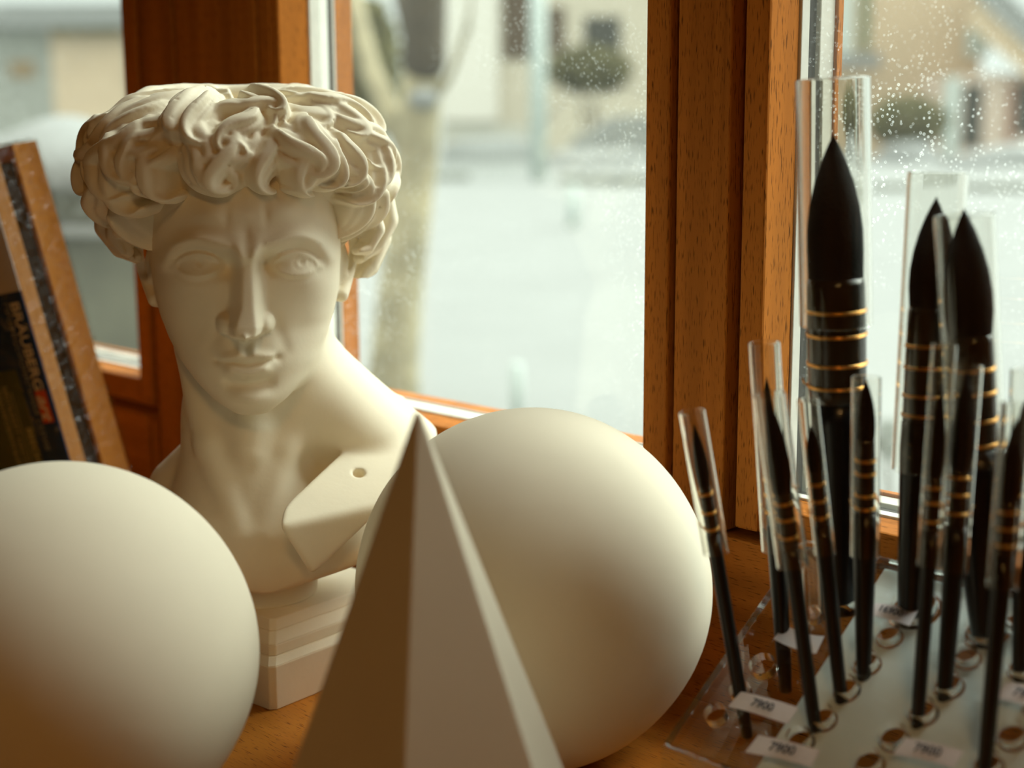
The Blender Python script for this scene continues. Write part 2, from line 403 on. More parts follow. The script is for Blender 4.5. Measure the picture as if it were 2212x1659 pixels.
class Field:
    def __init__(s, lo, hi, h):
        s.lo = np.array(lo, float); s.h = h
        s.n = [int(math.ceil((hi[i] - lo[i]) / h)) + 1 for i in range(3)]
        s.ax = [(lo[i] + np.arange(s.n[i]) * h).astype(np.float32) for i in range(3)]
        s.F = np.full(s.n, 50.0, np.float32)
    def local(s, lo, hi):
        sl, g = [], []
        for i in range(3):
            a = max(0, int((lo[i] - s.lo[i]) / s.h)); b = min(s.n[i], int((hi[i] - s.lo[i]) / s.h) + 2)
            if b <= a: return None, None
            sl.append(slice(a, b)); g.append(s.ax[i][a:b])
        return tuple(sl), (g[0][:, None, None], g[1][None, :, None], g[2][None, None, :])
    def capsule(s, a, b, r0, r1, k, sub=False, target=None):
        F = s.F if target is None else target
        a = np.array(a, float); b = np.array(b, float); rm = max(r0, r1) + max(k, 4) + 2
        sl, g = s.local(np.minimum(a, b) - rm, np.maximum(a, b) + rm)
        if sl is None: return
        d = b - a; L2 = float(d @ d) + 1e-9
        px, py, pz = g[0] - a[0], g[1] - a[1], g[2] - a[2]
        t = np.clip((px * d[0] + py * d[1] + pz * d[2]) / L2, 0, 1)
        q = np.sqrt((px - t * d[0]) ** 2 + (py - t * d[1]) ** 2 + (pz - t * d[2]) ** 2) - (r0 + (r1 - r0) * t)
        F[sl] = smax(F[sl], -q, k) if sub else smin(F[sl], q, k)
    def chain(s, pts, rs, k):
        P = np.array(pts, float); rm = max(rs) + max(k, 4) + 2
        sl, g = s.local(P.min(0) - rm, P.max(0) + rm)
        if sl is None: return
        best = None
        for i in range(len(P) - 1):
            a, d = P[i], P[i + 1] - P[i]; L2 = float(d @ d) + 1e-9
            px, py, pz = g[0] - a[0], g[1] - a[1], g[2] - a[2]
            t = np.clip((px * d[0] + py * d[1] + pz * d[2]) / L2, 0, 1)
            q = np.sqrt((px - t * d[0]) ** 2 + (py - t * d[1]) ** 2 + (pz - t * d[2]) ** 2) - (rs[i] + (rs[i + 1] - rs[i]) * t)
            best = q if best is None else np.minimum(best, q)
        s.F[sl] = smin(s.F[sl], best, k)
    def ellipsoid(s, c, r, k, p=2.0):
        q = (np.abs((s.ax[0] - c[0]) / r[0])[:, None, None] ** p + np.abs((s.ax[1] - c[1]) / r[1])[None, :, None] ** p
             + np.abs((s.ax[2] - c[2]) / r[2])[None, None, :] ** p) ** (1 / p)
        q = ((q - 1) * min(r)).astype(np.float32)
        s.F = smin(s.F, q, k)
    def mesh(s, name, relax=2):
        F = s.F; S_ = F < 0
        n = F.shape
        cnt = np.zeros((n[0] - 1, n[1] - 1, n[2] - 1), np.uint8)
        for dx in (0, 1):
            for dy in (0, 1):
                for dz in (0, 1):
                    cnt += S_[dx:n[0] - 1 + dx, dy:n[1] - 1 + dy, dz:n[2] - 1 + dz]
        act = (cnt > 0) & (cnt < 8)
        I, J, K = np.nonzero(act)
        idx = np.full(act.shape, -1, np.int32); idx[I, J, K] = np.arange(len(I))
        pos = np.zeros((len(I), 3)); w = np.zeros(len(I))
        cor = [(dx, dy, dz) for dx in (0, 1) for dy in (0, 1) for dz in (0, 1)]
        val = {c: F[I + c[0], J + c[1], K + c[2]].astype(float) for c in cor}
        for a in cor:
            for ax in range(3):
                if a[ax] == 0:
                    b = list(a); b[ax] = 1; b = tuple(b)
                    va, vb = val[a], val[b]; mk = (va < 0) != (vb < 0)
                    t = np.where(mk, va / np.where(mk, va - vb, 1), 0)
                    for q in range(3): pos[:, q] += np.where(mk, a[q] + (t if q == ax else 0), 0)
                    w += mk
        pos /= w[:, None]
        pos += np.stack([I, J, K], 1)
        quads = []
        for ax in range(3):
            sl0 = [slice(None)] * 3; sl1 = [slice(None)] * 3
            sl0[ax] = slice(0, n[ax] - 1); sl1[ax] = slice(1, n[ax])
            A, B = S_[tuple(sl0)], S_[tuple(sl1)]
            u, v = [(1, 2), (2, 0), (0, 1)][ax]
            for flip in (0, 1):
                mk = (A & ~B) if flip == 0 else (~A & B)
                P = list(np.nonzero(mk))
                ok = (P[u] > 0) & (P[u] < n[u] - 1) & (P[v] > 0) & (P[v] < n[v] - 1)
                P = [x[ok] for x in P]
                def cell(du, dv):
                    q = [x.copy() for x in P]; q[u] = q[u] + du; q[v] = q[v] + dv
                    return idx[q[0], q[1], q[2]]
                c = [cell(-1, -1), cell(0, -1), cell(0, 0), cell(-1, 0)]
                if flip: c = c[::-1]
                quads.append(np.stack(c, 1))
        Q = np.concatenate(quads); Q = Q[(Q >= 0).all(1)]
        for _ in range(relax):
            acc = np.zeros_like(pos); cn = np.zeros(len(pos))
            for a, b in ((0, 1), (1, 2), (2, 3), (3, 0)):
                for p_, q_ in ((a, b), (b, a)):
                    for c in range(3): acc[:, c] += np.bincount(Q[:, p_], pos[Q[:, q_], c], len(pos))
                    cn += np.bincount(Q[:, p_], minlength=len(pos))
            pos = pos * 0.45 + 0.55 * acc / np.maximum(cn, 1)[:, None]
        P = (pos * s.h + s.lo) * 0.001
        me = bpy.data.meshes.new(name)
        me.vertices.add(len(P)); me.vertices.foreach_set('co', P.astype(np.float32).ravel())
        me.loops.add(Q.size); me.loops.foreach_set('vertex_index', Q.astype(np.int32).ravel())
        me.polygons.add(len(Q)); me.polygons.foreach_set('loop_start', np.arange(0, Q.size, 4, dtype=np.int32))
        me.update(calc_edges=True); me.validate()
        smooth(me)
        return me

def lerp1(z, tab):
    zs = [a for a, _ in tab]; vs = [b for _, b in tab]
    return np.interp(z, zs, vs)
def sm1(z, tab, h):                                   # smoothed table lookup
    v = lerp1(z, tab); kk = max(1, int(6 / h)); ker = np.hanning(2 * kk + 3); ker /= ker.sum()
    return np.convolve(np.pad(v, kk + 1, mode='edge'), ker, 'valid')
def sstep(a, b, x):
    t = np.clip((x - a) / (b - a), 0, 1); return t * t * (3 - 2 * t)

def face_relief(X, Z):
    D = np.zeros_like(X)
    def blob(cx, cz, rx, rz, h, p=2.0):
        return h * np.exp(-(np.abs((X - cx) / rx) ** p + np.abs((Z - cz) / rz) ** p))
    def dist(pts):
        if len(pts) > 2:                                  # round off the corners
            P = np.array([pts[0]] + list(pts) + [pts[-1]], float); q = []
            for i in range(1, len(P) - 2):
                for t in np.linspace(0, 1, 6, endpoint=False):
                    a, b, c, d = P[i - 1], P[i], P[i + 1], P[i + 2]
                    q.append(0.5 * (2 * b + (c - a) * t + (2 * a - 5 * b + 4 * c - d) * t ** 2 + (3 * b - a - 3 * c + d) * t ** 3))
            pts = q + [P[-1]]
        best = np.full(X.shape, 1e6)
        for (x0, z0), (x1, z1) in zip(pts[:-1], pts[1:]):
            dx, dz = x1 - x0, z1 - z0
            t = np.clip(((X - x0) * dx + (Z - z0) * dz) / (dx * dx + dz * dz), 0, 1)
            best = np.minimum(best, np.hypot(X - x0 - t * dx, Z - z0 - t * dz))
        return best
    def ridge(pts, w, h, p=2.0): return h * np.exp(-(dist(pts) / w) ** p)
    # brow and forehead
    D += ridge([(-62, 10), (-52, 22), (-36, 27.5), (-18, 23.5), (-7, 18)], 6.5, 8.0)
    D += ridge([(6, 18), (18, 24), (36, 28.5), (52, 23), (62, 11)], 6.5, 8.0)
    D += ridge([(-54, 23), (-36, 30), (-14, 25)], 1.8, 1.3) + ridge([(14, 26), (36, 31), (54, 24)], 1.8, 1.3)
    D += blob(-10, 29, 8, 8, 2.0) + blob(9, 30, 8, 8, 2.0) + blob(-0.5, 29, 3.0, 7, -1.6)
    D += blob(-25, 47, 12, 8, 2.6) + blob(27, 49, 12, 8, 2.6) + blob(14, 46, 3, 9, -1.5) + blob(-14, 45, 3, 9, -1.3)
    D += blob(0, 19, 9, 3, -1.5)
    # eye sockets
    D += blob(-35, 10, 22, 11, -11) + blob(34, 9.5, 22, 11, -11)
    D += blob(-14.5, 9, 6, 9, -6.5) + blob(13.5, 9, 6, 9, -6.5)
    for sx, cx, cz, ix, iz in ((-1, -36, 10.0, -34, 11), (1, 34.5, 9.0, 38.5, 9.6)):
        u = (X - cx) / 15.5; inn = np.clip(1 - u * u, 0, 1)
        tilt = -0.06 * sx * (X - cx)
        zu = cz + 7.0 * inn ** 0.75 + tilt - 1.0; zl = cz - 5.0 * inn ** 0.85 + tilt - 1.0
        dome = 9.5 * np.exp(-(np.abs((X - cx) / 17.5) ** 2.6 + np.abs((Z - cz + 1) / 12.0) ** 2.4))
        D += dome
        onu = np.exp(-((np.abs(X - cx) / 17.5) ** 6))
        D += onu * 3.4 * np.exp(-((Z - zu - 1.6) / 2.0) ** 2)
        D += onu * 2.5 * np.exp(-((Z - zl + 2.0) / 2.3) ** 2)
        D -= onu * 1.6 * np.exp(-((Z - zu - 4.8) / 1.5) ** 2)
        D -= onu * 1.2 * np.exp(-((Z - zl + 6.5) / 2.6) ** 2)
        inside = sstep(-0.8, 0.8, zu - Z) * sstep(-0.8, 0.8, Z - zl) * (np.abs(u) < 1)
        D += inside * (-0.8 + 3.6 * np.clip(1 - ((X - cx) / 15.5) ** 2 - ((Z - cz) / 9.5) ** 2, 0, 1))
        r = np.hypot(X - ix, Z - iz)
        D -= inside * (0.7 * np.exp(-((r - 5.6) / 0.9) ** 2) + 1.7 * np.exp(-((r / 2.5) ** 4)))
        D += ridge([(cx + sx * 15, cz - 2), (cx + sx * 20, cz - 4.5)], 1.8, 1.2)
    # nose
    hz = lerp1(Z, [(-48, 27), (-40, 28.5), (-34, 28.5), (-15, 20), (0, 14.5), (12, 11), (24, 7), (34, 0)])
    wt = lerp1(Z, [(-44, 7.5), (-34, 8.5), (-20, 5.5), (0, 4.5), (14, 4.5), (26, 7)])
    ws = lerp1(Z, [(-44, 7), (-34, 9), (-20, 10), (0, 10), (14, 8), (26, 9)])
    xc = lerp1(Z, [(-44, -4.5), (-20, -1.5), (26, 0)])
    prof = 1 - sstep(0, 1, (np.abs(X - xc) - wt + 2) / (ws + 2))
    tipr = np.abs(X - xc)
    under = sstep(-46.5 + 0.16 * tipr, -40.5 + 0.16 * tipr, Z)
    nose = hz * prof * under
    wing = np.maximum(13.5 * np.clip(1 - ((X + 17.5) / 7.5) ** 2 - ((Z + 33.5) / 8.5) ** 2, 0, 1) ** 0.6,
                      13.5 * np.clip(1 - ((X - 10.5) / 7.5) ** 2 - ((Z + 33.5) / 8.5) ** 2, 0, 1) ** 0.6) * sstep(-42, -38.5, Z)
    D += smax(nose, wing, 4.0) - smax(np.zeros_like(nose), np.zeros_like(nose), 4.0)
    D += ridge([(-4, -40), (-4, -46)], 2.5, 4.0)
    # cheeks and muzzle
    D += blob(-50, -4, 17, 13, 3.5) + blob(48, -4, 17, 13, 3.5)
    D += blob(-40, -42, 15, 17, -2.5) + blob(38, -42, 15, 17, -2.5)
    D += ridge([(-22, -33), (-30, -55)], 5, -1.6) + ridge([(18, -33), (25, -55)], 5, -1.6)
    D += blob(-2.5, -60, 23, 17, 5.5)
    D += ridge([(-3.5, -46), (-3.5, -55)], 3.0, -2.4) + ridge([(-8.5, -46), (-8.5, -55)], 2.2, 0.9) + ridge([(2, -46), (2, -55)], 2.2, 0.9)
    # mouth
    D += ridge([(-21, -59.5), (-8, -55.8), (-3.3, -57.2), (2, -55.8), (14, -58.5)], 3.2, 3.2)
    D += ridge([(-15, -67.5), (-3, -69.5), (9, -67)], 4.6, 5.2)
    D += ridge([(-24, -60.5), (-14, -61.6), (-3.3, -63.6), (7, -62), (17.5, -59.8)], 2.1, -3.4)
    D += blob(-26, -60.5, 4, 4, -2.0) + blob(20, -60, 4, 4, -2.0)
    D += ridge([(-15, -78), (-2, -79.5), (10, -78)], 5.5, -4.6)
    D += blob(-1, -91, 17, 11, 6.5)
    return D

def sculpt_figure(h=1.25):
    f = Field((-150, -112, -274), (150, 138, 80), h)
    x, y, z = f.ax
    X2, Z2 = np.meshgrid(x.astype(float), z.astype(float), indexing='ij')
    D = face_relief(X2, Z2)
    # loft of the head
    w = sm1(z, [(-112, 6), (-102, 14), (-94, 27), (-82, 40), (-66, 52.5), (-50, 61), (-34, 67), (-15, 71), (10, 73), (40, 73), (80, 70)], h)
    fr = sm1(z, [(-112, 64), (-100, 81), (-90, 86), (-75, 85), (-60, 85), (-40, 83), (-10, 85), (10, 87), (28, 90), (45, 90), (60, 85), (80, 76)], h)
    yc = sm1(z, [(-112, 54), (-100, 60), (-90, 50), (-78, 36), (-60, 18), (-40, 4), (80, 0)], h)
    bk = sm1(z, [(-112, 4), (-100, 10), (-90, 16), (-78, 22), (-60, 34), (-40, 70), (0, 85), (80, 88)], h)
    xc = sm1(z, [(-112, -1), (-60, -1.5), (0, -1), (80, 0)], h)
    rx = np.abs((x[:, None] - xc[None, :]) / w[None, :])                       # (nx, nz)
    yy = y[None, :, None] - D[:, None, :].astype(np.float32) * 1.0
    dy = yy - yc[None, None, :].astype(np.float32)
    ry = np.where(dy > 0, dy / (fr - yc)[None, None, :].astype(np.float32), -dy / bk[None, None, :].astype(np.float32))
    p = 2.25
    q = (rx[:, None, :].astype(np.float32) ** p + ry ** p) ** (1 / p)
    f.F = ((q - 1) * np.minimum(w, fr - yc + 20)[None, None, :]).astype(np.float32)
    f.F = np.maximum(f.F, (-103.0 - z)[None, None, :])
    f.F = np.maximum(f.F, (z - 76.0)[None, None, :])
    # neck, throat, shoulders
    f.capsule((4, -10, -40), (-6, -2, -120), 52, 48, 8)
    f.capsule((-6, -2, -120), (-8, 8, -205), 48, 60, 12)
    f.capsule((50, -6, -56), (24, 35, -138), 9, 8, 12); f.capsule((24, 35, -138), (4, 61, -198), 8, 7, 10)
    f.capsule((40, 4, -100), (90, 2, -150), 36, 31, 22)
    f.capsule((-50, -2, -62), (-35, 38, -132), 10, 9, 9); f.capsule((-35, 38, -132), (-14, 62, -198), 9, 8, 9)
    f.capsule((-4, 42, -122), (-6, 47, -136), 13, 9, 12)
    f.capsule((34, -26, -92), (122, -30, -160), 40, 33, 18)
    f.capsule((28, -14, -84), (88, -10, -142), 40, 31, 18)
    f.capsule((-40, -34, -172), (-58, -34, -186), 32, 30, 10)
    f.capsule((-28, 6, -228), (74, 6, -225), 56, 58, 22)
    f.capsule((-30, 30, -226), (60, 30, -222), 38, 40, 16)
    f.capsule((8, 55, -204), (70, 40, -190), 8, 9, 12)
    # underside of the bust, cut on two slanting planes
    xx, zz = x[:, None, None], z[None, None, :]
    f.F = smax(f.F, (0.30 * (xx - 4) - 0.954 * (zz + 250)).astype(np.float32) + 0 * y[None, :, None], 7)
    f.F = smax(f.F, (-0.36 * (xx - 4) - 0.93 * (zz + 250)).astype(np.float32) + 0 * y[None, :, None], 7)
    # strap block lying across the shoulder on the window side
    A, Nn, Q2 = np.array((17., 96, -169)), np.array((58., 100, -177)), np.array((122., -34, -112))
    nt_ = np.cross(Nn - A, Q2 - A); nt_ /= np.linalg.norm(nt_); nt_ = nt_ if nt_[2] > 0 else -nt_
    B = np.array((38., 90, -212))
    nl = np.cross(B - A, np.array((0.35, -1.0, 0.1))); nl /= np.linalg.norm(nl); nl = nl if nl[0] < 0 else -nl
    nb_ = np.array((-(Q2 - A)[1], (Q2 - A)[0], 0.0)); nb_ /= np.linalg.norm(nb_); nb_ = nb_ if nb_[1] < 0 else -nb_
    pl = [(nt_, A), (nl, A), (np.array((0.34, 0.93, -0.05)), Nn), (np.array((0.62, 0, -0.78)), np.array((46., 90, -216))), (np.array((1., 0, 0)), np.array((124., 0, 0))), (nb_, A)]
    blk = None
    for nn, pp in pl:
        nn = nn / np.linalg.norm(nn)
        d = (nn[0] * (x[:, None, None] - pp[0]) + nn[1] * (y[None, :, None] - pp[1]) + nn[2] * (z[None, None, :] - pp[2])).astype(np.float32)
        blk = d if blk is None else smax(blk, d, 5)
    f.F = smin(f.F, blk, 6)
    hx, hz_ = 78.0, -156.0
    hy = A[1] - (nt_[0] * (hx - A[0]) + nt_[2] * (hz_ - A[2])) / nt_[1]
    f.capsule((hx, hy - 3, hz_ - 3), (hx, hy + 3, hz_ + 3), 4.6, 4.6, 2, sub=True)
    # pedestal stub under the chest
    f.capsule((0, -6, -270), (0, -4, -215), 46, 50, 12)
    f.F = np.maximum(f.F, (-267.5 - zz).astype(np.float32) + 0 * f.F)
    # the ears
    for sx in (-1, 1):
        E = lambda a, b, c: (sx * a, b, c)
        arc = [E(72, 2, 18), E(79, -8, 25), E(84, -18, 22), E(85, -24, 10), E(82, -22, -4), E(77, -12, -16), E(72, -2, -24)]
        f.chain(arc, [4, 4.5, 4.5, 4.2, 4, 4.5, 6], 3)
        f.chain([E(72, -14, 14), E(76, -15, 4), E(74, -10, -8)], [5, 4, 4], 3)
        f.capsule(E(66, -10, 10), E(66, -10, -10), 8, 7, 5)
    return f.mesh('figure', 2)

def hair_relief():
    """height of the carved curls over the hair shell, on a grid of arc lengths (u round the head, v up from its equator)"""
    du = 0.7
    U, V = np.arange(-330, 330, du), np.arange(-75, 125, du)
    D = np.full((len(U), len(V)), -13.0)
    rng = random.Random(11)
    def lock(u, v, head, length, curl, w, Hh, lift, flip):
        n_ = 20; hd = head; P = [(u, v)]; step = length / (n_ - 1)
        for i in range(1, n_):
            s_ = i / (n_ - 1)
            hd += curl * step * (-0.65 * (s_ < 0.34) + 3.0 * max(0, s_ - 0.36) ** 1.05)
            u += math.sin(hd) * step; v -= math.cos(hd) * step; P.append((u, v))
        P = np.array(P); m_ = w + 3
        i0, i1 = np.searchsorted(U, (P[:, 0].min() - m_, P[:, 0].max() + m_)); j0, j1 = np.searchsorted(V, (P[:, 1].min() - m_, P[:, 1].max() + m_))
        if i1 <= i0 or j1 <= j0: return
        gu, gv = U[i0:i1, None], V[None, j0:j1]
        out = np.full((i1 - i0, j1 - j0), -50.0)
        for i in range(n_ - 1):
            x0, y0 = P[i]; dx, dy = P[i + 1] - P[i]; L2 = dx * dx + dy * dy
            t = np.clip(((gu - x0) * dx + (gv - y0) * dy) / L2, 0, 1)
            ex, ey = gu - x0 - t * dx, gv - y0 - t * dy
            d = np.hypot(ex, ey) * np.where(dx * ey - dy * ex > 0, 1, -1) * flip
            s_ = (i + t) / (n_ - 1)
            ws = w * (0.55 + 0.45 * np.sin(PI * np.minimum(1, 0.2 + 0.8 * s_))) * (1 - 0.60 * s_ ** 2.2)
            q = d / ws; inside = np.abs(q) < 1
            qq = np.clip(np.abs(q), 0, 1)
            # a strand leaning over to one side: crest off the middle, two grooves along it
            crest = np.where(q > 0.28, 1 - ((q - 0.28) / 0.72) ** 2.2, 1 - (np.abs(q - 0.28) / 1.28) ** 1.5)
            groove = 0.20 * np.exp(-((q + 0.22) / 0.13) ** 2) + 0.13 * np.exp(-((q - 0.62) / 0.10) ** 2) + 0.12 * np.exp(-((q + 0.62) / 0.12) ** 2)
            hgt = lift + Hh * (0.45 + 0.55 * np.sin(PI * np.clip(0.12 + 0.80 * s_, 0, 1))) * np.clip(crest, 0, 1) ** 0.95 - Hh * groove - 3.0 * (s_ < 0.06)
            hgt = np.where(inside, hgt, -50)
            out = np.maximum(out, hgt)
        D[i0:i1, j0:j1] = np.maximum(D[i0:i1, j0:j1], out)
    rows = [(96, 34, 56, 17, 15), (74, 28, 58, 17.5, 17), (51, 24, 58, 17, 17.5), (29, 23, 55, 16.5, 17.5), (8, 22, 49, 15.5, 16.5), (-12, 22, 45, 15, 15.5), (-32, 21, 40, 14, 14.5), (-49, 21, 36, 13.5, 13), (-64, 20, 36, 12.5, 12)]
    for ri, (v0, stp, ln, w, Hh) in enumerate(rows):
        u = -300 + (stp / 2 if ri % 2 else 0)
        while u < 300:
            au = abs(u); v = v0 + rng.uniform(-6, 6)
            if ri == 4 and au < 84: v += 17
            if ri == 3 and au < 84: v += 8
            if ri == 5 and au < 92: u += stp; continue
            if ri >= 6 and (au < 106 + 14 * (ri - 6) or au > 250): u += stp; continue
            if ri == 8 and not (112 < u < 240): u += stp; continue
            sg = 1 if rng.random() < 0.5 else -1
            if au > 50 and rng.random() < 0.7: sg = 1 if u < 0 else -1
            lock(u + rng.uniform(-6, 6), v, rad(rng.uniform(-55, 55)), ln * rng.uniform(0.85, 1.3), sg * rng.uniform(0.05, 0.085), w * rng.uniform(0.8, 1.2), Hh * rng.uniform(0.85, 1.15), rng.uniform(-8, 1.5), 1 if rng.random() < 0.5 else -1)
            u += stp
    # loose wisps over the forehead
    for u, v, hd, sg in ((-78, 12, 30, 1), (-52, 22, -20, 1), (-26, 22, 25, -1), (0, 24, -30, 1), (26, 22, 20, -1), (52, 22, -10, -1), (78, 12, 15, -1)):
        lock(u, v, rad(hd), 38, sg * 0.085, 11, 13, -1, 1 if sg > 0 else -1)
    return U, V, D

def sculpt_hair(h=1.25):
    f = Field((-158, -128, -14), (152, 136, 168), h)
    x, y, z = f.ax
    C0, R0, PP = np.array((-3., -10., 74.)), np.array((110., 97., 59.)), 2.3
    U, V, D = hair_relief()
    # soften steps a little
    for _ in range(1):
        D = 0.25 * (np.roll(D, 1, 0) + np.roll(D, -1, 0)) + 0.5 * D
        D = 0.25 * (np.roll(D, 1, 1) + np.roll(D, -1, 1)) + 0.5 * D
    X, Y, Z = (x - C0[0])[:, None, None], (y - C0[1])[None, :, None], (z - C0[2])[None, None, :]
    q = (np.abs(X / R0[0]) ** PP + np.abs(Y / R0[1]) ** PP + np.abs(Z / R0[2]) ** PP) ** (1 / PP)
    az = np.arctan2(X + 0 * Y, Y + 0 * X)
    rho = np.sqrt((X / R0[0]) ** 2 + (Y / R0[1]) ** 2)
    el = np.arctan2(Z / R0[2], rho)
    iu = np.clip((az * 105 - U[0]) / (U[1] - U[0]), 0, len(U) - 1.01)
    iv = np.clip((el * 78 - V[0]) / (V[1] - V[0]), 0, len(V) - 1.01)
    iu = np.broadcast_to(iu, q.shape); iv = np.broadcast_to(iv, q.shape)
    a0, b0 = iu.astype(int), iv.astype(int); fa, fb = iu - a0, iv - b0
    Dv = D[a0, b0] * (1 - fa) * (1 - fb) + D[a0 + 1, b0] * fa * (1 - fb) + D[a0, b0 + 1] * (1 - fa) * fb + D[a0 + 1, b0 + 1] * fa * fb
    r = np.sqrt(X ** 2 + Y ** 2 + Z ** 2) + 1e-6
    f.F = ((1 - 1 / np.maximum(q, 1e-3)) * r - Dv).astype(np.float32) * 0.8
    f.F = np.where(q < 0.5, np.float32(-8), f.F)
    xx, yy, zz = x[:, None, None], y[None, :, None], z[None, None, :]
    f.F = smax(f.F, (zz - 142 + 0 * xx).astype(np.float32), 9)
    # smooth crown rim at the back
    rim = [(-80, -8, 120), (-70, -42, 129), (-45, -66, 132), (-10, -76, 131), (25, -70, 132), (52, -52, 130), (70, -20, 122)]
    f.chain(rim, [11] * len(rim), 10)
    # locks falling behind the ears
    for pts, rs in (([(106, -14, 52), (109, -22, 34), (101, -22, 16), (88, -16, 4)], [11, 12, 10, 5]),
                    ([(100, -36, 40), (105, -40, 18), (96, -36, -4), (84, -28, -18)], [12, 12, 10, 5]),
                    ([(94, 4, 44), (99, 0, 28), (92, 2, 14), (84, 8, 12)], [9, 9, 7, 4]),
                    ([(-104, -14, 50), (-106, -22, 32), (-97, -22, 16), (-86, -16, 8)], [11, 11, 9, 5]),
                    ([(-96, 2, 42), (-98, -4, 26), (-91, 0, 14)], [9, 9, 5])):
        f.chain(pts, rs, 4)
        f.chain([(a * 1.0 + (3 if a > 0 else -3), b + 7, c) for a, b, c in pts], [r * .55 for r in rs], 2)
    rng = random.Random(5)
    for _ in range(34):                                  # small casting pits
        a, e_ = rad(rng.uniform(-70, 70)), rad(rng.uniform(-15, 60))
        d = np.array((math.sin(a) * math.cos(e_), math.cos(a) * math.cos(e_), math.sin(e_)))
        for t in np.arange(150, 60, -0.6):
            p = C0 + d * t; ii = [int((p[i] - f.lo[i]) / f.h) for i in range(3)]
            if all(0 <= ii[i] < f.n[i] for i in range(3)) and f.F[ii[0], ii[1], ii[2]] < 0:
                f.capsule(p, p - d * 1.5, 1.2, 0.9, 0.4, sub=True); break
    return f.mesh('hair', 1)

# ------------------------------------------------------------------ the plaster bust
c_pl = at_z(590, 1537, 0.0)
AZ = rad(39.7)
bust = empty('plaster_bust', (c_pl.x, c_pl.y, 0), (0, 0, -AZ))      # origin at the plinth's near corner; local y runs back along its right face
tag(bust, 'white plaster bust of a young man with thick curly hair, on its square plinth', 'bust')
PW = 0.172
def plinth_level(mb, ins, z0, z1, ins1=None, ch=0.004):
    ins1 = ins if ins1 is None else ins1
    rings = []
    for ii, zz in ((ins, z0), (ins1, z1)):
        a, b = ii, PW - ii
        pts = [(-a - ch, a), (-a, a + ch), (-a, b - ch), (-a - ch, b), (-b + ch, b), (-b, b - ch), (-b, a + ch), (-b + ch, a)]
        rings.append([mb.bm.verts.new((px, py, zz)) for px, py in pts])
    for i in range(8): mb.bm.faces.new((rings[0][i], rings[0][(i + 1) % 8], rings[1][(i + 1) % 8], rings[1][i]))
    mb.bm.faces.new(rings[0]); mb.bm.faces.new(rings[1])
pb = MB()
plinth_level(pb, 0.000, 0.0, 0.034, 0.001)
plinth_level(pb, 0.001, 0.034, 0.039, 0.007)
plinth_level(pb, 0.008, 0.039, 0.047, 0.009)
plinth_level(pb, 0.009, 0.047, 0.055, 0.016)
plinth_level(pb, 0.016, 0.055, 0.063, 0.020)
plinth = pb.build('plinth', M_PLASTER, bust, 0.0008)
HO = at(537, 600, 1.029)
yaw = math.atan2(HO.x, HO.y)                                   # head turned to the lens
HO = HO + Vector((math.sin(yaw), math.cos(yaw), 0)) * 0.086
HM = Matrix.Translation(HO) @ Matrix.Rotation(PI - yaw, 4, 'Z') @ Matrix.Diagonal((-1, 1, 1, 1))
def place_sculpt(me, name):
    me.transform(HM); me.flip_normals(); me.update(); smooth(me)
    o = new_obj(name, me, M_PLASTER)
    o.parent = bust
    o.matrix_parent_inverse = (Matrix.Translation(bust.location) @ Matrix.Rotation(-AZ, 4, 'Z')).inverted()
    return o
place_sculpt(sculpt_figure(), 'figure')
place_sculpt(sculpt_hair(), 'hair')

# ------------------------------------------------------------------ plaster balls and pyramid
def ball(name, c, r, label):
    b = bmesh.new(); bmesh.ops.create_uvsphere(b, u_segments=96, v_segments=64, radius=r)
    rng = random.Random(int(r * 1e5))
    for v in b.verts:                                   # hand-cast: not quite round
        d = v.co.normalized()
        v.co += d * (0.0012 * math.sin(3 * d.x + 1) * math.cos(2.5 * d.y) + 0.0008 * math.sin(4 * d.z + 2 * d.x))
        if v.co.z < -r + 0.0012: v.co.z = -r + 0.0012   # small flat it stands on
    me = bpy.data.meshes.new(name); b.to_mesh(me); b.free(); smooth(me)
    o = new_obj(name, me, M_PLASTER_BALL, None, (c[0], c[1], r - 0.0012))
    tag(o, label, 'plaster ball', 'plaster balls on the shelf top'); return o
ball('plaster_ball', (-0.2768, 0.8268), 0.1197, 'white plaster ball at the left, cut by the picture edge, below the wrapped box')
ball('plaster_ball', (0.0131, 0.9451), 0.1240, 'white plaster ball behind the pyramid, in front of the middle window')

def pyramid():
    tip = at(902, 876, 0.705)
    Hh = tip.z; Rb = 0.392 * Hh
    view = math.atan2(-tip.x, -tip.y)                  # towards the camera
    p = MB(); n = 6
    dl = rad(-8.5)
    vs = []
    lean = Vector((0.004, 0, 0))
    base = [(Rb * math.sin(2 * PI * i / n + dl), -Rb * math.cos(2 * PI * i / n + dl), 0) for i in range(n)]
    p.poly(base + [(-lean.x * 0, 0, Hh)], [tuple(range(n))] + [(i, (i + 1) % n, n) for i in range(n)])
    o = p.build('plaster_pyramid', M_PLASTER_DIM, None, 0.0009, seg=2)
    o.location = (tip.x, tip.y, 0)
    o.rotation_euler = (0, 0, math.atan2(tip.x, tip.y) * -1.0)
    tag(o, 'tall six-sided plaster pyramid in front, its pointed tip before the bust and the ball', 'plaster pyramid')
pyramid()

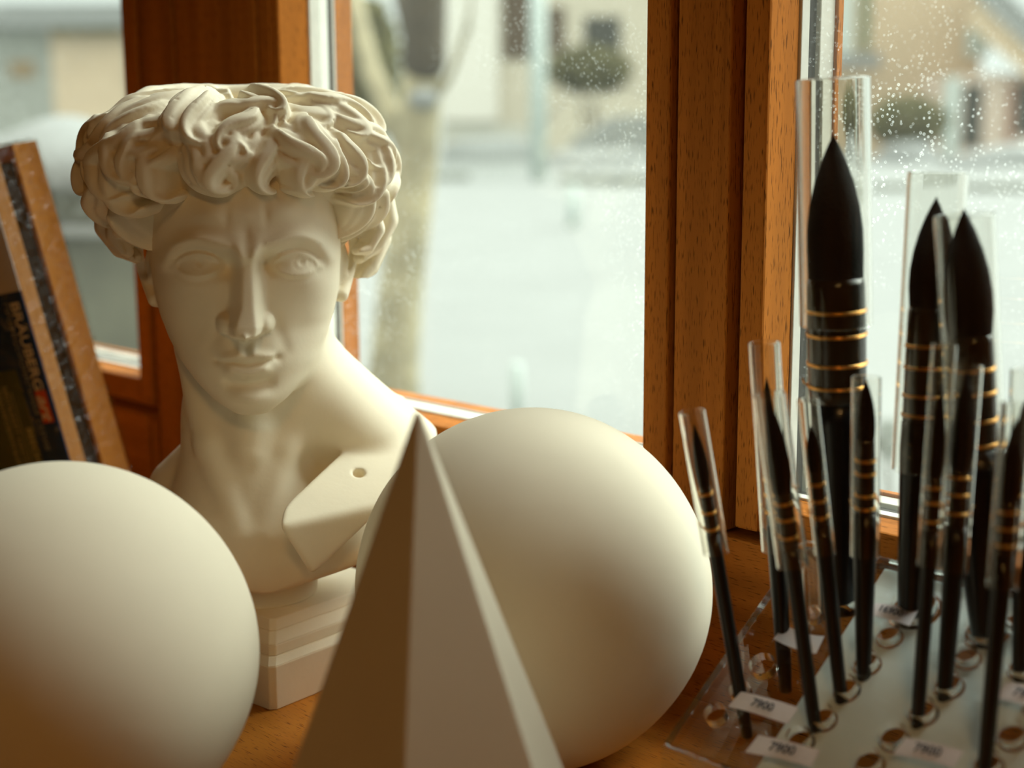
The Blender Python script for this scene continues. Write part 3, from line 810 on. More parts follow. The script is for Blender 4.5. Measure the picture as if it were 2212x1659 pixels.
# ------------------------------------------------------------------ the acrylic brush stand
P2 = None
_d = ray(1738, 1166); P2 = CAM + _d * ((D0 - 0.042) / _d.dot(NO))
_d = ray(1437, 1602); P1 = CAM + _d * ((P2 - CAM).dot(TD) / _d.dot(TD))
EX = TD.copy(); EY = (P2 - P1).normalized(); EZ = EX.cross(EY)
if EZ.z < 0: EZ = -EZ
PLEN = (P2 - P1).length
PLW = 0.34
def on_plate(x, y):
    d = ray(x, y); return CAM + d * ((P1 - CAM).dot(EZ) / d.dot(EZ))
def plate_uv(x, y):
    q = on_plate(x, y) - P1; return q.dot(EX), q.dot(EY)
STM = Matrix.Identity(4)
for i, c in enumerate((EX, EY, EZ, P1)):
    for j in range(3): STM[j][i] = c[j]
HOLES = [((1543, 1538), 25), ((1597, 1489), 25), ((1645, 1433), 29), ((1704, 1366), 27), ((1756, 1322), 21), ((1723, 1588), 27),
         ((1772, 1540), 27), ((1822, 1476), 27), ((1866, 1420), 28), ((1915, 1361), 27), ((1819, 1276), 44), ((1972, 1300), 48),
         ((2128, 1346), 42), ((2085, 1407), 26), ((1926, 1582), 29), ((1988, 1525), 29), ((2044, 1468), 29), ((2182, 1578), 29),
         ((2129, 1640), 29), ((1872, 1636), 29), ((2236, 1508), 29), ((2196, 1330), 27), ((2205, 1430), 29), ((2280, 1390), 40), ((1480, 1590), 0)]
HOLES = [h for h in HOLES if h[1] > 0]
def holed_plate(name, u0, u1, v0, v1, holes, thick, parent, mat, mat2=None):
    cu = bpy.data.curves.new(name, 'CURVE'); cu.dimensions = '2D'; cu.fill_mode = 'BOTH'; cu.extrude = thick / 2
    cu.bevel_depth = 0.0004; cu.bevel_resolution = 1
    def loop(pts):
        sp = cu.splines.new('POLY'); sp.points.add(len(pts) - 1); sp.use_cyclic_u = True
        for p, (a, b) in zip(sp.points, pts): p.co = (a, b, 0, 1)
    loop([(u0, v0), (u1, v0), (u1, v1), (u0, v1)])
    for (cx, cy, r) in holes:
        loop([(cx + r * math.cos(2 * PI * i / 40), cy + r * math.sin(2 * PI * i / 40)) for i in range(40)])
    tmp = bpy.data.objects.new('tmp', cu); COL.objects.link(tmp)
    dg = bpy.context.evaluated_depsgraph_get(); dg.update()
    me = bpy.data.meshes.new_from_object(tmp.evaluated_get(dg))
    bpy.data.objects.remove(tmp); bpy.data.curves.remove(cu)
    b = bmesh.new(); b.from_mesh(me); bmesh.ops.remove_doubles(b, verts=b.verts, dist=1e-6); bmesh.ops.recalc_face_normals(b, faces=b.faces); b.to_mesh(me); b.free()
    me.polygons.foreach_set('use_smooth', [False] * len(me.polygons))
    o = new_obj(name, me, mat, parent)
    if mat2 is not None:
        me.materials.append(mat2)
        for p in me.polygons: p.material_index = 0 if abs(p.normal.z) > 0.9 else 1
    return o
stand = empty('acrylic_brush_stand', (P1.x, P1.y, 0)); stand.rotation_euler = (0, 0, -ANG)
tag(stand, 'clear acrylic stand with a sloping top full of round holes, holding the paintbrushes', 'brush stand')
_inv = (Matrix.Translation((P1.x, P1.y, 0)) @ Matrix.Rotation(-ANG, 4, 'Z')).inverted()
LOC = _inv @ STM                                               # plate frame in the stand's own frame
hl = []
for (px, py), r in HOLES:
    u, v = plate_uv(px, py); d = (on_plate(px, py) - CAM).length
    hl.append((u, v, r * d / FPX))
TH = 0.0062
def in_frame(o, M): o.data.transform(M); o.data.update()
top = holed_plate('top_plate', 0, PLW, 0, PLEN, hl, TH, stand, M_PLATE, M_ACRYL); in_frame(top, LOC @ Matrix.Translation((0, 0, -TH / 2)))
low_drop = 0.034
dn = _inv.to_3x3() @ Vector((0, 0, -low_drop))
hl2 = [(u, v, r * 0.8) for (u, v, r) in hl if 0.02 < v < PLEN - 0.012]
LOW = Matrix.Translation(dn) @ LOC
low = holed_plate('lower_plate', 0.004, PLW - 0.004, 0.008, PLEN - 0.003, hl2, 0.003, stand, M_SHEET)
in_frame(low, LOW @ Matrix.Translation((0, 0, -0.0015)))
zf, zb = P1.z, P2.z; run = Vector((EY.x, EY.y, 0)).length * PLEN
fl = MB().box(0, PLW, -0.0042, -0.0001, 0.0002, zf - 0.001).build('front_lip', M_SHEET, stand, 0.0006)
bk = MB().box(0, PLW, run + 0.0002, run + 0.0042, 0.0002, zb - 0.001).build('back_panel', M_SHEET, stand, 0.0006)

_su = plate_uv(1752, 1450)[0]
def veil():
    m, n, out = nodemat('white_sheen')  # pale colour for the plate's bright sheen
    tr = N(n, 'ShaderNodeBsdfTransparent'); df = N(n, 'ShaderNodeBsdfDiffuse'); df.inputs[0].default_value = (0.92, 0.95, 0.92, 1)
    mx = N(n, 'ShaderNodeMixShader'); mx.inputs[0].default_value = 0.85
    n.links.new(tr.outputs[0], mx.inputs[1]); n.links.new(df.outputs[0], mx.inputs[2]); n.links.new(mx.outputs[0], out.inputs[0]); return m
sh = holed_plate('sheen_sheet', _su, PLW - 0.006, 0.004, PLEN - 0.003, [(u, v, r * 1.15) for (u, v, r) in hl if u - r * 1.15 > _su + .001 and v - r * 1.2 > 0.005 and v + r * 1.2 < PLEN - .004], 0.0004, stand, veil())  # added white sheet, stands in for the sheen on the top plate
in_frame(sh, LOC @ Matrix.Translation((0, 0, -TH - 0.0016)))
def text_mesh(name, body, size, mat, parent, M, bold=0.0, shear=0.0, align='CENTER', depth=0.00012):
    cu = bpy.data.curves.new(name, 'FONT'); cu.body = body; cu.size = size; cu.align_x = align; cu.align_y = 'CENTER'
    cu.extrude = depth; cu.offset = bold; cu.shear = shear
    tmp = bpy.data.objects.new('tmp', cu); COL.objects.link(tmp)
    dg = bpy.context.evaluated_depsgraph_get(); dg.update()
    me = bpy.data.meshes.new_from_object(tmp.evaluated_get(dg))
    bpy.data.objects.remove(tmp); bpy.data.curves.remove(cu)
    me.transform(M)
    return new_obj(name, me, mat, parent)

def price_tag(corners, txt, label, curl=0.0):
    """corners on the photo: left-front, left-back, right-back, right-front"""
    P = [on_plate(*c) + EZ * 0.0008 for c in corners]
    n = 10
    ce = sum(P, Vector()) / 4
    o_ = MB(); top_, bot_ = [], []
    for i in range(n + 1):
        s_ = i / n
        f = P[0].lerp(P[3], s_) - ce; b = P[1].lerp(P[2], s_) - ce
        lift = EZ * (0.0004 + 0.0012 * math.sin(PI * s_) + curl * (2 * s_ - 1) ** 2)
        top_.append([o_.bm.verts.new(f + lift + EZ * 0.0003), o_.bm.verts.new(b + lift + EZ * 0.0003)])
        bot_.append([o_.bm.verts.new(f + lift), o_.bm.verts.new(b + lift)])
    F = o_.bm.faces.new
    for i in range(n):
        F((top_[i][0], top_[i + 1][0], top_[i + 1][1], top_[i][1])); F((bot_[i][1], bot_[i + 1][1], bot_[i + 1][0], bot_[i][0]))
        F((top_[i][0], bot_[i][0], bot_[i + 1][0], top_[i + 1][0])); F((top_[i][1], top_[i + 1][1], bot_[i + 1][1], bot_[i][1]))
    F((top_[0][0], top_[0][1], bot_[0][1], bot_[0][0])); F((top_[n][1], top_[n][0], bot_[n][0], bot_[n][1]))
    r = empty('price_tag', ce)
    pa = o_.build('paper', M_PAPER, r, sm=False)
    ex = (P[3] - P[0]).normalized(); ey = EZ.cross(ex).normalized()
    M = Matrix.Identity(4)
    off = EZ * (0.0022 + 0.0008)
    for i, c in enumerate((ex, ey, EZ, off)):
        for j in range(3): M[j][i] = c[j]
    if txt:
        text_mesh('digits', txt, (P[1] - P[0]).length * 0.62, M_INK, r, M, bold=0.0001)
    tag(r, label, 'price tag', 'price tags on the acrylic stand')
    return r
price_tag([(1575, 1529), (1602, 1497), (1727, 1532), (1703, 1568)], '7900', 'white price tag on the stand beside the foot of the leftmost small brush')
price_tag([(1611, 1628), (1640, 1591), (1773, 1624), (1754, 1660)], '7900', 'white paper price tag at the stand front edge, below the other left tag')
price_tag([(1868, 1330), (1893, 1306), (1984, 1322), (1966, 1355)], '16900', 'white price tag at the back of the stand, before the second biggest brush')
price_tag([(1930, 1632), (1958, 1596), (2084, 1626), (2060, 1662)], '7900', 'blurred white price tag at the bottom edge, right of the middle holes')
price_tag([(1676, 1392), (1700, 1362), (1786, 1386), (1768, 1424)], '', 'curled blank paper tag lying near the small empty tube', curl=0.004)
price_tag([(2150, 1510), (2176, 1476), (2290, 1506), (2268, 1545)], '7900', 'white price tag cut by the right picture edge')

# ------------------------------------------------------------------ the brushes
def brush(hole, tip, below, tube, brist, ferr, handle, wires, label, depth_off=0.0, lean=0.0):
    """hole, tip, below: pixels; tube: (top y, bottom y, half width); brist: (base y, widest half width, base half width);
       ferr: (end y, half width); handle: (half width at top, half width at the hole)"""
    Hp = on_plate(*hole)
    Tp = at(tip[0], tip[1], Hp.y + lean)
    ax = (Tp - Hp); Lt = ax.length; ax.normalize()
    dist = (Hp - CAM).dot(_F); k = dist / FPX * 1.0
    span = hole[1] - tip[1]
    Lz = lambda y: (hole[1] - y) / span * Lt          # photo row -> distance along the brush
    zb_ = -min(0.043, max(0.012, (below - hole[1]) / span * Lt))
    r = empty('paintbrush', Hp + ax * zb_, ax.to_track_quat('Z', 'X'))
    q = -zb_
    zf_ = Lz(ferr[0]); zbr = Lz(brist[0])
    h0, h1 = handle[0] * k, handle[1] * k
    MB().lathe([(h1 * 0.55, 0), (h1 * 0.8, 0.001), (h1 * 0.9, q * 0.5), (h1, q), (h1 + (h0 - h1) * 0.55, q + zf_ * 0.45), (h0, q + zf_ * 0.86), (h0 * 0.97, q + zf_)], 28).build('handle', M_BLACK, r, sm=True)
    fw = ferr[1] * k
    MB().lathe([(h0 * 0.98, q + zf_ - 0.004), (fw * 0.96, q + zf_ - 0.0038), (fw, q + zf_ + 0.004), (fw * 1.02, q + zbr * 0.6 + zf_ * 0.4), (brist[2] * k * 1.03, q + zbr - 0.002), (brist[2] * k * 0.99, q + zbr + 0.003), (brist[2] * k * 0.9, q + zbr + 0.0031)], 32).build('ferrule', M_QUILL, r, sm=True)
    Lb = Lt - zbr; bw, bb = brist[1] * k, brist[2] * k
    MB().lathe([(bb * 0.92, q + zbr - 0.004), (bb * 0.97, q + zbr), (bw, q + zbr + Lb * 0.22), (bw * 0.985, q + zbr + Lb * 0.36), (bw * 0.88, q + zbr + Lb * 0.52), (bw * 0.68, q + zbr + Lb * 0.68),
                (bw * 0.43, q + zbr + Lb * 0.82), (bw * 0.20, q + zbr + Lb * 0.92), (bw * 0.07, q + zbr + Lb * 0.97), (0, q + zbr + Lb)], 36).build('bristles', M_HAIRB, r, sm=True)
    for wy in wires:
        zz = q + Lz(wy); rr = fw * 1.03; wr = max(0.00035, 2.0 * k)
        w_ = MB()
        for tw in (-1, 1):
            w_.tube([(rr * math.cos(2 * PI * i / 40), rr * math.sin(2 * PI * i / 40), zz + tw * wr * 0.9 + 0.0006 * math.sin(2 * PI * i / 40)) for i in range(41)], wr, 6)
        if wy == wires[-1]:
            w_.tube([(-rr, 0, zz), (-rr - 0.0022, 0.0006, zz + 0.002), (-rr - 0.003, 0.0012, zz + 0.005)], wr, 6)
        w_.build('wire', M_GOLD, r, sm=True)
    if tube:
        to, tt, tb = tube[2] * k, q + Lz(tube[0]), q + Lz(tube[1])
        t_ = max(0.0006, 0.085 * to); c_ = t_ * 0.4
        MB().ring([(to, tb + c_), (to, tt - c_), (to - c_, tt), (to - t_ + c_, tt), (to - t_, tt - c_), (to - t_, tb + c_), (to - t_ + c_, tb), (to - c_, tb)], 40).build('protective_tube', M_TUBE, r, sm='angle')
    tag(r, label, 'paintbrush', 'paintbrushes in the acrylic stand')
    return r
brush((1597, 1489), (1499, 915), 1598, (889, 1190, 28), (1050, 15, 12), (1150, 14), (15, 15), (1060, 1100, 1135), 'small paintbrush leaning at the left end of the stand, nearest the plaster ball')
brush((1690, 1372), (1655, 812), 1500, (742, 1184, 33), (1010, 18, 16), (1130, 18), (20, 17), (1030, 1062, 1098), 'small paintbrush in the tall tube, second from the left, behind another brush')
brush((1757, 1545), (1664, 868), 1640, (852, 1216, 34), (1062, 24, 19), (1165, 19), (17, 15), (1078, 1112, 1150), 'leaning paintbrush in front of the tall small tube, its tag corner beside it')
brush((1814, 1482), (1751, 918), 1600, (864, 1192, 22), (1018, 17, 15), (1130, 15), (17, 15), (1040, 1075, 1110), 'thin paintbrush leaning before the handle of the largest brush')
brush((1816, 1279), (1800, 288), 1330, (176, 690, 75), (598, 58, 58), (840, 60), (54, 38), (655, 706, 768, 816), 'largest paintbrush, its tube reaching highest against the wooden window post')
brush((1866, 1430), (1871, 818), 1520, (815, 1196, 31), (952, 20, 19), (1100, 20), (25, 17), (988, 1016, 1062, 1090), 'upright paintbrush just right of the largest one, its tip against the snow')
brush((1972, 1300), (2023, 424), 1370, (374, 1006, 61), (664, 46, 43), (900, 44), (46, 33), (736, 782, 842, 884), 'big black paintbrush in a tube, second tallest, left one of the overlapping pair')
brush((2126, 1346), (2082, 448), 1410, (462, 990, 62), (722, 50, 45), (955, 46), (56, 32), (782, 832, 890, 942), 'big black paintbrush, right one of the overlapping pair, its tip above its own tube')
brush((1984, 1532), (2034, 832), 1610, (748, 1214, 26), (1035, 17, 15), (1140, 15), (16, 15), (1048, 1080, 1120), 'thin paintbrush standing before the left one of the big pair')
brush((2042, 1472), (2090, 800), 1570, (788, 1226, 31), (1015, 25, 20), (1130, 20), (23, 17), (1025, 1062, 1102), 'middle-sized paintbrush standing before the right one of the big pair')
brush((2205, 1430), (2226, 846), 1510, (800, 1200, 42), (1000, 27, 24), (1120, 24), (26, 18), (1025, 1060, 1098), 'paintbrush at the right picture edge, behind the last leaning one')
brush((2129, 1640), (2196, 900), 1700, (872, 1260, 33), (1085, 22, 19), (1190, 19), (20, 16), (1100, 1135, 1170), 'paintbrush nearest the right picture edge, leaning right in front of all the others')

# the empty tube
Hp = on_plate(1757, 1322); k = (Hp - CAM).dot(_F) / FPX
Tp = at(1749, 1170, Hp.y); ax = (Tp - Hp); Lt = ax.length; ax.normalize()
et = MB(); ro_ = 20.5 * k
et.ring([(ro_, -0.010), (ro_, Lt - ro_ * .7), (ro_ * .86, Lt - ro_ * .3), (ro_ * .55, Lt - ro_ * .06), (0.0006, Lt), (0.0006, Lt - .0006), (ro_ * .5, Lt - ro_ * .06 - .0007), (ro_ * .8, Lt - ro_ * .3 - .0006), (ro_ - .0006, Lt - ro_ * .7 - .0003), (ro_ - .0006, -0.010)], 36)
o = et.build('empty_tube', M_TUBE, None, sm='angle'); o.location = Hp; o.rotation_euler = ax.to_track_quat('Z', 'X').to_euler()
tag(o, 'small empty clear tube with a rounded end, in a hole of the stand', 'plastic tube')

# ------------------------------------------------------------------ the wrapped box leaning at the left
YB = 1.35
Pa, Pb = at(45, 628, YB), at(150, 990, YB)
BZ = (Pa - Pb).normalized()
h_ = Vector((math.sin(rad(33)), math.cos(rad(33)), 0)); BY = (h_ - BZ * h_.dot(BZ)).normalized(); BX = BY.cross(BZ)
zr = 0.30 * abs(BX.z)
Pc = Pb + BZ * ((zr + 0.004 - Pb.z) / BZ.z)            # lower right front corner
BM = Matrix.Identity(4)
for i, c in enumerate((BX, BY, BZ, Pc)):
    for j in range(3): BM[j][i] = c[j]
BL = (at(20, 322, YB + 0.03) - Pc).dot(BZ)
box = empty('wrapped_easel_box', Pc); box.matrix_world = BM
tag(box, 'wooden box in clear wrap with a dark blue printed label, leaning at the left', 'wrapped box')
M_BEECH = wood('beech_board', (0.44, 0.20, 0.06), (0.56, 0.27, 0.09), (0.3, 0.12, 0.03), 'z')
M_BEECH2 = wood('orange_board', (0.50, 0.20, 0.04), (0.62, 0.27, 0.06), (0.35, 0.13, 0.03), 'z')
M_NAVY = plain('navy_card', (0.022, 0.055, 0.14), 0.8, spec=0.1)
M_CARD = plain('grey_card', (0.66, 0.60, 0.56), 0.6)
M_GREEN = plain('dark_green_print', (0.055, 0.085, 0.035), 0.45)
M_RED = plain('red_print', (0.75, 0.09, 0.03), 0.45)
M_CREAM = plain('cream_print', (0.92, 0.80, 0.62), 0.5)
M_DIM = plain('grey_print', (0.34, 0.36, 0.38), 0.5)
M_OLIVE = plain('olive_print', (0.55, 0.50, 0.26), 0.5)
BW = 0.30
MB().box(-BW, 0, 0.0008, 0.018, 0, BL).build('front_board', M_BEECH, box, 0.001)
MB().box(-BW + .01, -0.004, 0.0181, 0.036, 0.01, BL - .012).build('gap_shade', plain('dark_gap', (0.035, 0.017, 0.006), 0.95, spec=0.03), box, 0.001)  # dark block painted in as the shade of the gap between the boards
MB().box(-BW, 0.001, 0.0361, 0.066, -0.001, BL + .004).build('back_board', M_BEECH2, box, 0.001)
def zl(px, py): return (at(px, py, YB) - Pc).dot(BZ)
zlab = zl(45, 628)
lab = MB().box(-BW + .02, -0.0004, -0.0002, 0.0007, 0.02, zlab).build('label', M_NAVY, box)
MB().box(-BW + .02, -0.0004, -0.0002, 0.0007, zlab + .0003, BL - .02).build('card', M_CARD, box)
kpx = YB / FPX * 1.03
TXT = Matrix.Rotation(rad(90), 4, 'X')                 # text plane onto the front face
def lab_text(body, x, z, size, mat, bold=0, shear=0, align='LEFT'):
    M = Matrix.Translation((x, -0.0005, z)) @ TXT @ Matrix.Rotation(rad(-90), 4, 'Z')
    return text_mesh('lettering', body, size, mat, lab, M, bold, shear, align)
xo = -34 * kpx
lab_text('BRAUBERG', -33 * kpx, zl(18, 655), 40 * kpx, M_CREAM, 0.0002)
lab_text('ПРОФЕССИОНАЛЬНАЯ СЕРИЯ', -62 * kpx, zl(-8, 660), 22 * kpx, M_DIM)
z0r, z1r = zl(75, 848), zl(100, 916)
rp_ = MB().box(-49 * kpx, -14 * kpx, -0.0005, -0.00025, z1r, z0r).build('red_patch', M_RED, lab)
lab_text('art', -32 * kpx, (z0r + z1r) / 2, 46 * kpx, M_CREAM, 0.0003, 0.35, 'CENTER')
lab_text('\u00ae', -12 * kpx, zl(108, 925), 14 * kpx, M_DIM)
MB().box(-BW + .03, -88 * kpx, -0.0005, -0.00025, 0.03, zl(0, 810)).build('green_panel', M_GREEN, lab)
lab_text('BEECH', -104 * kpx, zl(36, 936), 27 * kpx, M_OLIVE, 0.0002)
MB().box(-128 * kpx, -126 * kpx, -0.0006, -0.00045, 0.035, zl(0, 860)).build('rule', M_OLIVE, lab)
lab_text('МОЛЬБЕРТ НАСТОЛЬНЫЙ', -146 * kpx, zl(-25, 850), 20 * kpx, M_OLIVE)
lab_text('ЛАКИРОВАННЫЙ БУК', -172 * kpx, zl(-40, 860), 20 * kpx, M_OLIVE)
def wrap():
    m, n, out = nodemat('crinkled_wrap')
    tr = N(n, 'ShaderNodeBsdfTransparent'); tr.inputs[0].default_value = (0.95, 0.95, 0.94, 1)
    gl = N(n, 'ShaderNodeBsdfGlossy'); gl.inputs['Roughness'].default_value = 0.12
    t = N(n, 'ShaderNodeTexCoord'); mp = N(n, 'ShaderNodeMapping'); mp.inputs['Scale'].default_value = (26, 26, 46); mp.inputs['Rotation'].default_value = (0.5, 0.3, 0.2)
    n.links.new(t.outputs['Object'], mp.inputs[0])
    no = N(n, 'ShaderNodeTexNoise'); no.inputs['Scale'].default_value = 1.4; no.inputs['Detail'].default_value = 2; no.inputs['Distortion'].default_value = 1.5
    n.links.new(mp.outputs[0], no.inputs['Vector'])
    bp = N(n, 'ShaderNodeBump'); bp.inputs['Strength'].default_value = 0.8; bp.inputs['Distance'].default_value = 0.006
    n.links.new(no.outputs[0], bp.inputs['Height']); n.links.new(bp.outputs[0], gl.inputs['Normal'])
    fr = schlick(n, bp.outputs[0], 0.018)
    mx = N(n, 'ShaderNodeMixShader')
    n.links.new(fr.outputs[0], mx.inputs[0]); n.links.new(tr.outputs[0], mx.inputs[1]); n.links.new(gl.outputs[0], mx.inputs[2])
    n.links.new(mx.outputs[0], out.inputs[0]); return m
MB().box(-BW - .002, 0.0035, -0.0025, 0.0685, -0.003, BL + .007).build('plastic_wrap', wrap(), box, 0.002)

# ------------------------------------------------------------------ outside
M_SNOW = plain('old_snow', (0.21, 0.22, 0.21), 0.8, var=0.05, vscale=0.8, bump=0.5, bscale=2)
M_SNOWC = plain('clean_snow', (0.24, 0.25, 0.24), 0.8)
M_BARK = plain('grey_bark', (0.33, 0.29, 0.18), 0.9, var=0.35, vscale=5, bump=0.8, bscale=20)
M_DBARK = plain('dark_bark', (0.06, 0.045, 0.025), 0.9, var=0.3, vscale=5)
M_BEIGE = plain('beige_render', (0.56, 0.51, 0.40), 0.9, var=0.05, vscale=1)
M_TAN = plain('tan_render', (0.55, 0.43, 0.29), 0.9, var=0.06, vscale=1)
M_PALE = plain('pale_render', (0.72, 0.70, 0.62), 0.9)
M_BROWN = plain('brown_door', (0.075, 0.045, 0.018), 0.7)
M_REDB = plain('red_brown_frame', (0.24, 0.09, 0.04), 0.7)
M_WINDK = plain('dark_window', (0.035, 0.034, 0.022), 0.3)
M_BLUEG = plain('blue_grey_paint', (0.48, 0.55, 0.52), 0.6)
M_LEAF = plain('olive_leaves', (0.10, 0.09, 0.022), 0.8, var=0.4, vscale=3)
M_STONE = plain('green_grey_stone', (0.12, 0.125, 0.085), 0.9, var=0.3, vscale=4, bump=0.6, bscale=8)
M_PINK = plain('pinkish_post', (0.58, 0.47, 0.38), 0.8)
M_CAR = plain('grey_car_paint', (0.20, 0.21, 0.20), 0.4)
M_TYRE = plain('tyre', (0.02, 0.02, 0.02), 0.8)
GZ = OUTZ
def gpt(x, y): return at_z(x, y, GZ)
# snow-covered ground, gently uneven, flat by the wall
def ground():
    n = 90; b = bmesh.new(); rng = random.Random(3)
    rows = []
    for i in range(n + 1):
        o_ = 0.13 + 110 * (i / n) ** 2.4; row = []
        for j in range(n + 1):
            t_ = (j / n - 0.5) * (12 + 2.4 * o_) - 0.35 * o_
            p = wl(t_, o_, GZ + 0.02 * math.sin(1.7 * t_ + 0.4 * o_) * min(1, o_ / 3) + 0.015 * math.sin(2.9 * o_ - t_) * min(1, o_ / 3))
            row.append(b.verts.new(p))
        rows.append(row)
    for i in range(n):
        for j in range(n): b.faces.new((rows[i][j], rows[i][j + 1], rows[i + 1][j + 1], rows[i + 1][j]))
    bmesh.ops.recalc_face_normals(b, faces=b.faces)
    me = bpy.data.meshes.new('ground'); b.to_mesh(me); b.free(); smooth(me)
    o = new_obj('ground', me, M_SNOW); o['kind'] = 'structure'
ground()
def lump(mb, c, r, seed=0, n=3, sq=(1, 1, 1), amp=0.2):
    rng = random.Random(seed); b2 = bmesh.new(); bmesh.ops.create_icosphere(b2, subdivisions=n, radius=1)
    ph = [rng.uniform(0, 6) for _ in range(6)]
    idx = {}
    for v in b2.verts:
        d = v.co.normalized()
        q = 1 + amp * (math.sin(3 * d.x + ph[0]) * math.sin(3 * d.y + ph[1]) + 0.6 * math.sin(5 * d.z + ph[2]) * math.sin(4 * d.x + ph[3]))
        idx[v.index] = mb.bm.verts.new(Vector(c) + Vector((d.x * q * r * sq[0], d.y * q * r * sq[1], d.z * q * r * sq[2])))
    for f in b2.faces: mb.bm.faces.new([idx[v.index] for v in f.verts])
    b2.free(); return mb
def foliage(mb, c, r, nleaf, seed, leaf=0.05, sq=(1, 1, 1)):
    rng = random.Random(seed); c = Vector(c)
    for _ in range(nleaf):
        d = Vector((rng.gauss(0, 1), rng.gauss(0, 1), rng.gauss(0, 1))).normalized() * (r * rng.uniform(0.3, 1) ** 0.5)
        p = c + Vector((d.x * sq[0], d.y * sq[1], d.z * sq[2]))
        a = Vector((rng.gauss(0, 1), rng.gauss(0, 1), rng.gauss(0, 1))).normalized(); b = a.orthogonal().normalized()
        l = leaf * rng.uniform(0.7, 1.4)
        mb.poly([p - a * l, p + b * l * .5, p + a * l, p - b * l * .5], [(0, 1, 2, 3)])
    return mb
# the tree beyond the middle window
base = gpt(845, 874); YT = base.y
tree = empty('tree', base); tag(tree, 'bare thick grey tree trunk in the snow outside the middle window', 'tree')
ctr = [(845, 884), (850, 800), (862, 660), (880, 500), (900, 330), (914, 150), (920, -60), (925, -260)]
rpx = [66, 56, 50, 48, 46, 42, 38, 34]
kk = YT / FPX
MB().tube([at(x, y, YT) - base for x, y in ctr], [r * kk for r in rpx], 18).build('trunk', M_BARK, tree, sm=True)
def branch(pts, r0, r1, mat=M_BARK):
    n_ = len(pts); MB().tube([at(x, y, YT + dy) - base for x, y, dy in pts], [(r0 + (r1 - r0) * i / (n_ - 1)) * kk for i in range(n_)], 10).build('branch', mat, tree, sm=True)
branch([(896, 350, 0), (850, 260, .1), (800, 150, .3), (770, 20, .5), (750, -120, .6)], 30, 16)
branch([(905, 260, 0), (970, 170, -.1), (1010, 60, -.2), (1030, -100, -.3)], 9, 5)
branch([(912, 160, 0), (880, 60, .2), (850, -60, .3)], 22, 12, M_DBARK)
MB().tube([at(x, y, YT - .02) - base for x, y in ((913, 175), (915, 140), (917, 60), (921, -60), (926, -280))], [r * kk for r in (34, 47, 46, 43, 40)], 16).build('upper_trunk', M_DBARK, tree, sm=True)
sn = MB(); lump(sn, at(915, 214, YT - .1) - base, 34 * kk, 4, 2, (1.0, .8, .7), .1); sn.build('snow_clump', M_SNOWC, tree, sm=True)

def bush(name, x, y, Y, r, label, n=260, seed=1, sq=(1, 1, 1), leaf=None, mat=None, grp='bushes outside'):
    c = at(x, y, Y); root = empty(name, (c.x, c.y, GZ)); rel = c - Vector((c.x, c.y, GZ))
    rr = r * Y / FPX
    f = MB(); foliage(f, rel, rr, n, seed, leaf or rr * 0.16, sq); f.build('foliage', mat or M_LEAF, root)
    s_ = MB()
    rng = random.Random(seed)
    for _ in range(5):
        s_.tube([(rng.uniform(-.1, .1) * rr, rng.uniform(-.1, .1) * rr, 0), tuple(rel * 0.5 + Vector((rng.uniform(-.3, .3), rng.uniform(-.3, .3), 0)) * rr), tuple(rel + Vector((rng.uniform(-.6, .6) * sq[0], rng.uniform(-.6, .6), rng.uniform(-.3, .5))) * rr)], [rr * .05, rr * .04, rr * .02], 6)
    s_.build('stems', M_DBARK, root)
    tag(root, label, 'bush', grp); return root
bush('bush', 790, 150, 50, 120, 'tall olive bush outside, behind the left limb of the tree', 1500, 2, (.6, .6, 1.3))
bush('bush', 1275, 150, 74, 62, 'olive bush before the beige house, above the snowed-in car', 1300, 5, (1.5, 1, .8))
bush('bush', 1962, 262, 66, 58, 'olive hedge bush below the tan house wall at the right', 1300, 6, (1.5, 1, .95))
bush('bush', 1925, 950, 5.2, 42, 'small dark bush low outside the right window, near the second big brush', 260, 9, (.9, .9, 1.1), mat=plain('grey_green_leaves', (0.10, 0.12, 0.09), 0.8))
# houses
def rectbox(mb, x0, x1, y0, y1, Y, depth=0.3, proud=0.0):
    a, b = at(x0, y1, Y), at(x1, y0, Y)
    return mb.box(a.x, b.x, Y - proud, Y + depth, a.z, b.z)
def part(name, mat, parent, x0, x1, y0, y1, Y, depth=0.1, proud=0.05, bevel=0):
    mb = MB(); rectbox(mb, x0, x1, y0, y1, Y, depth, proud)
    bmesh.ops.translate(mb.bm, vec=-parent.location, verts=mb.bm.verts)
    return mb.build(name, mat, parent, bevel)
def house(name, x0, x1, ytop, Y, mat, label, depth=7):
    a = at(x0, 300, Y); root = empty(name, (a.x, Y, GZ)); tag(root, label, 'house')
    mb = MB(); l, r_ = at(x0, ytop, Y), at(x1, ytop, Y)
    mb.box(l.x, r_.x, Y, Y + depth, GZ, l.z); bmesh.ops.translate(mb.bm, vec=-root.location, verts=mb.bm.verts)
    mb.build('walls', mat, root)
    return root
hb = house('house', 945, 1560, -420, 80, M_BEIGE, 'beige house far outside the middle window, with brown doors and a pale pilaster')
part('pilaster', M_PALE, hb, 958, 1072, -420, 262, 80, .1, .5)
part('door', M_BROWN, hb, 1086, 1148, -60, 128, 80, .1, .1)
part('door', M_BROWN, hb, 1184, 1220, 14, 112, 80, .1, .1)
part('window', M_WINDK, hb, 1262, 1340, 36, 106, 80, .1, .1)
part('window', M_WINDK, hb, 880, 957, -80, 134, 80, .1, .2)
rf = MB(); l, r_ = at(900, -420, 80), at(1600, -420, 80)
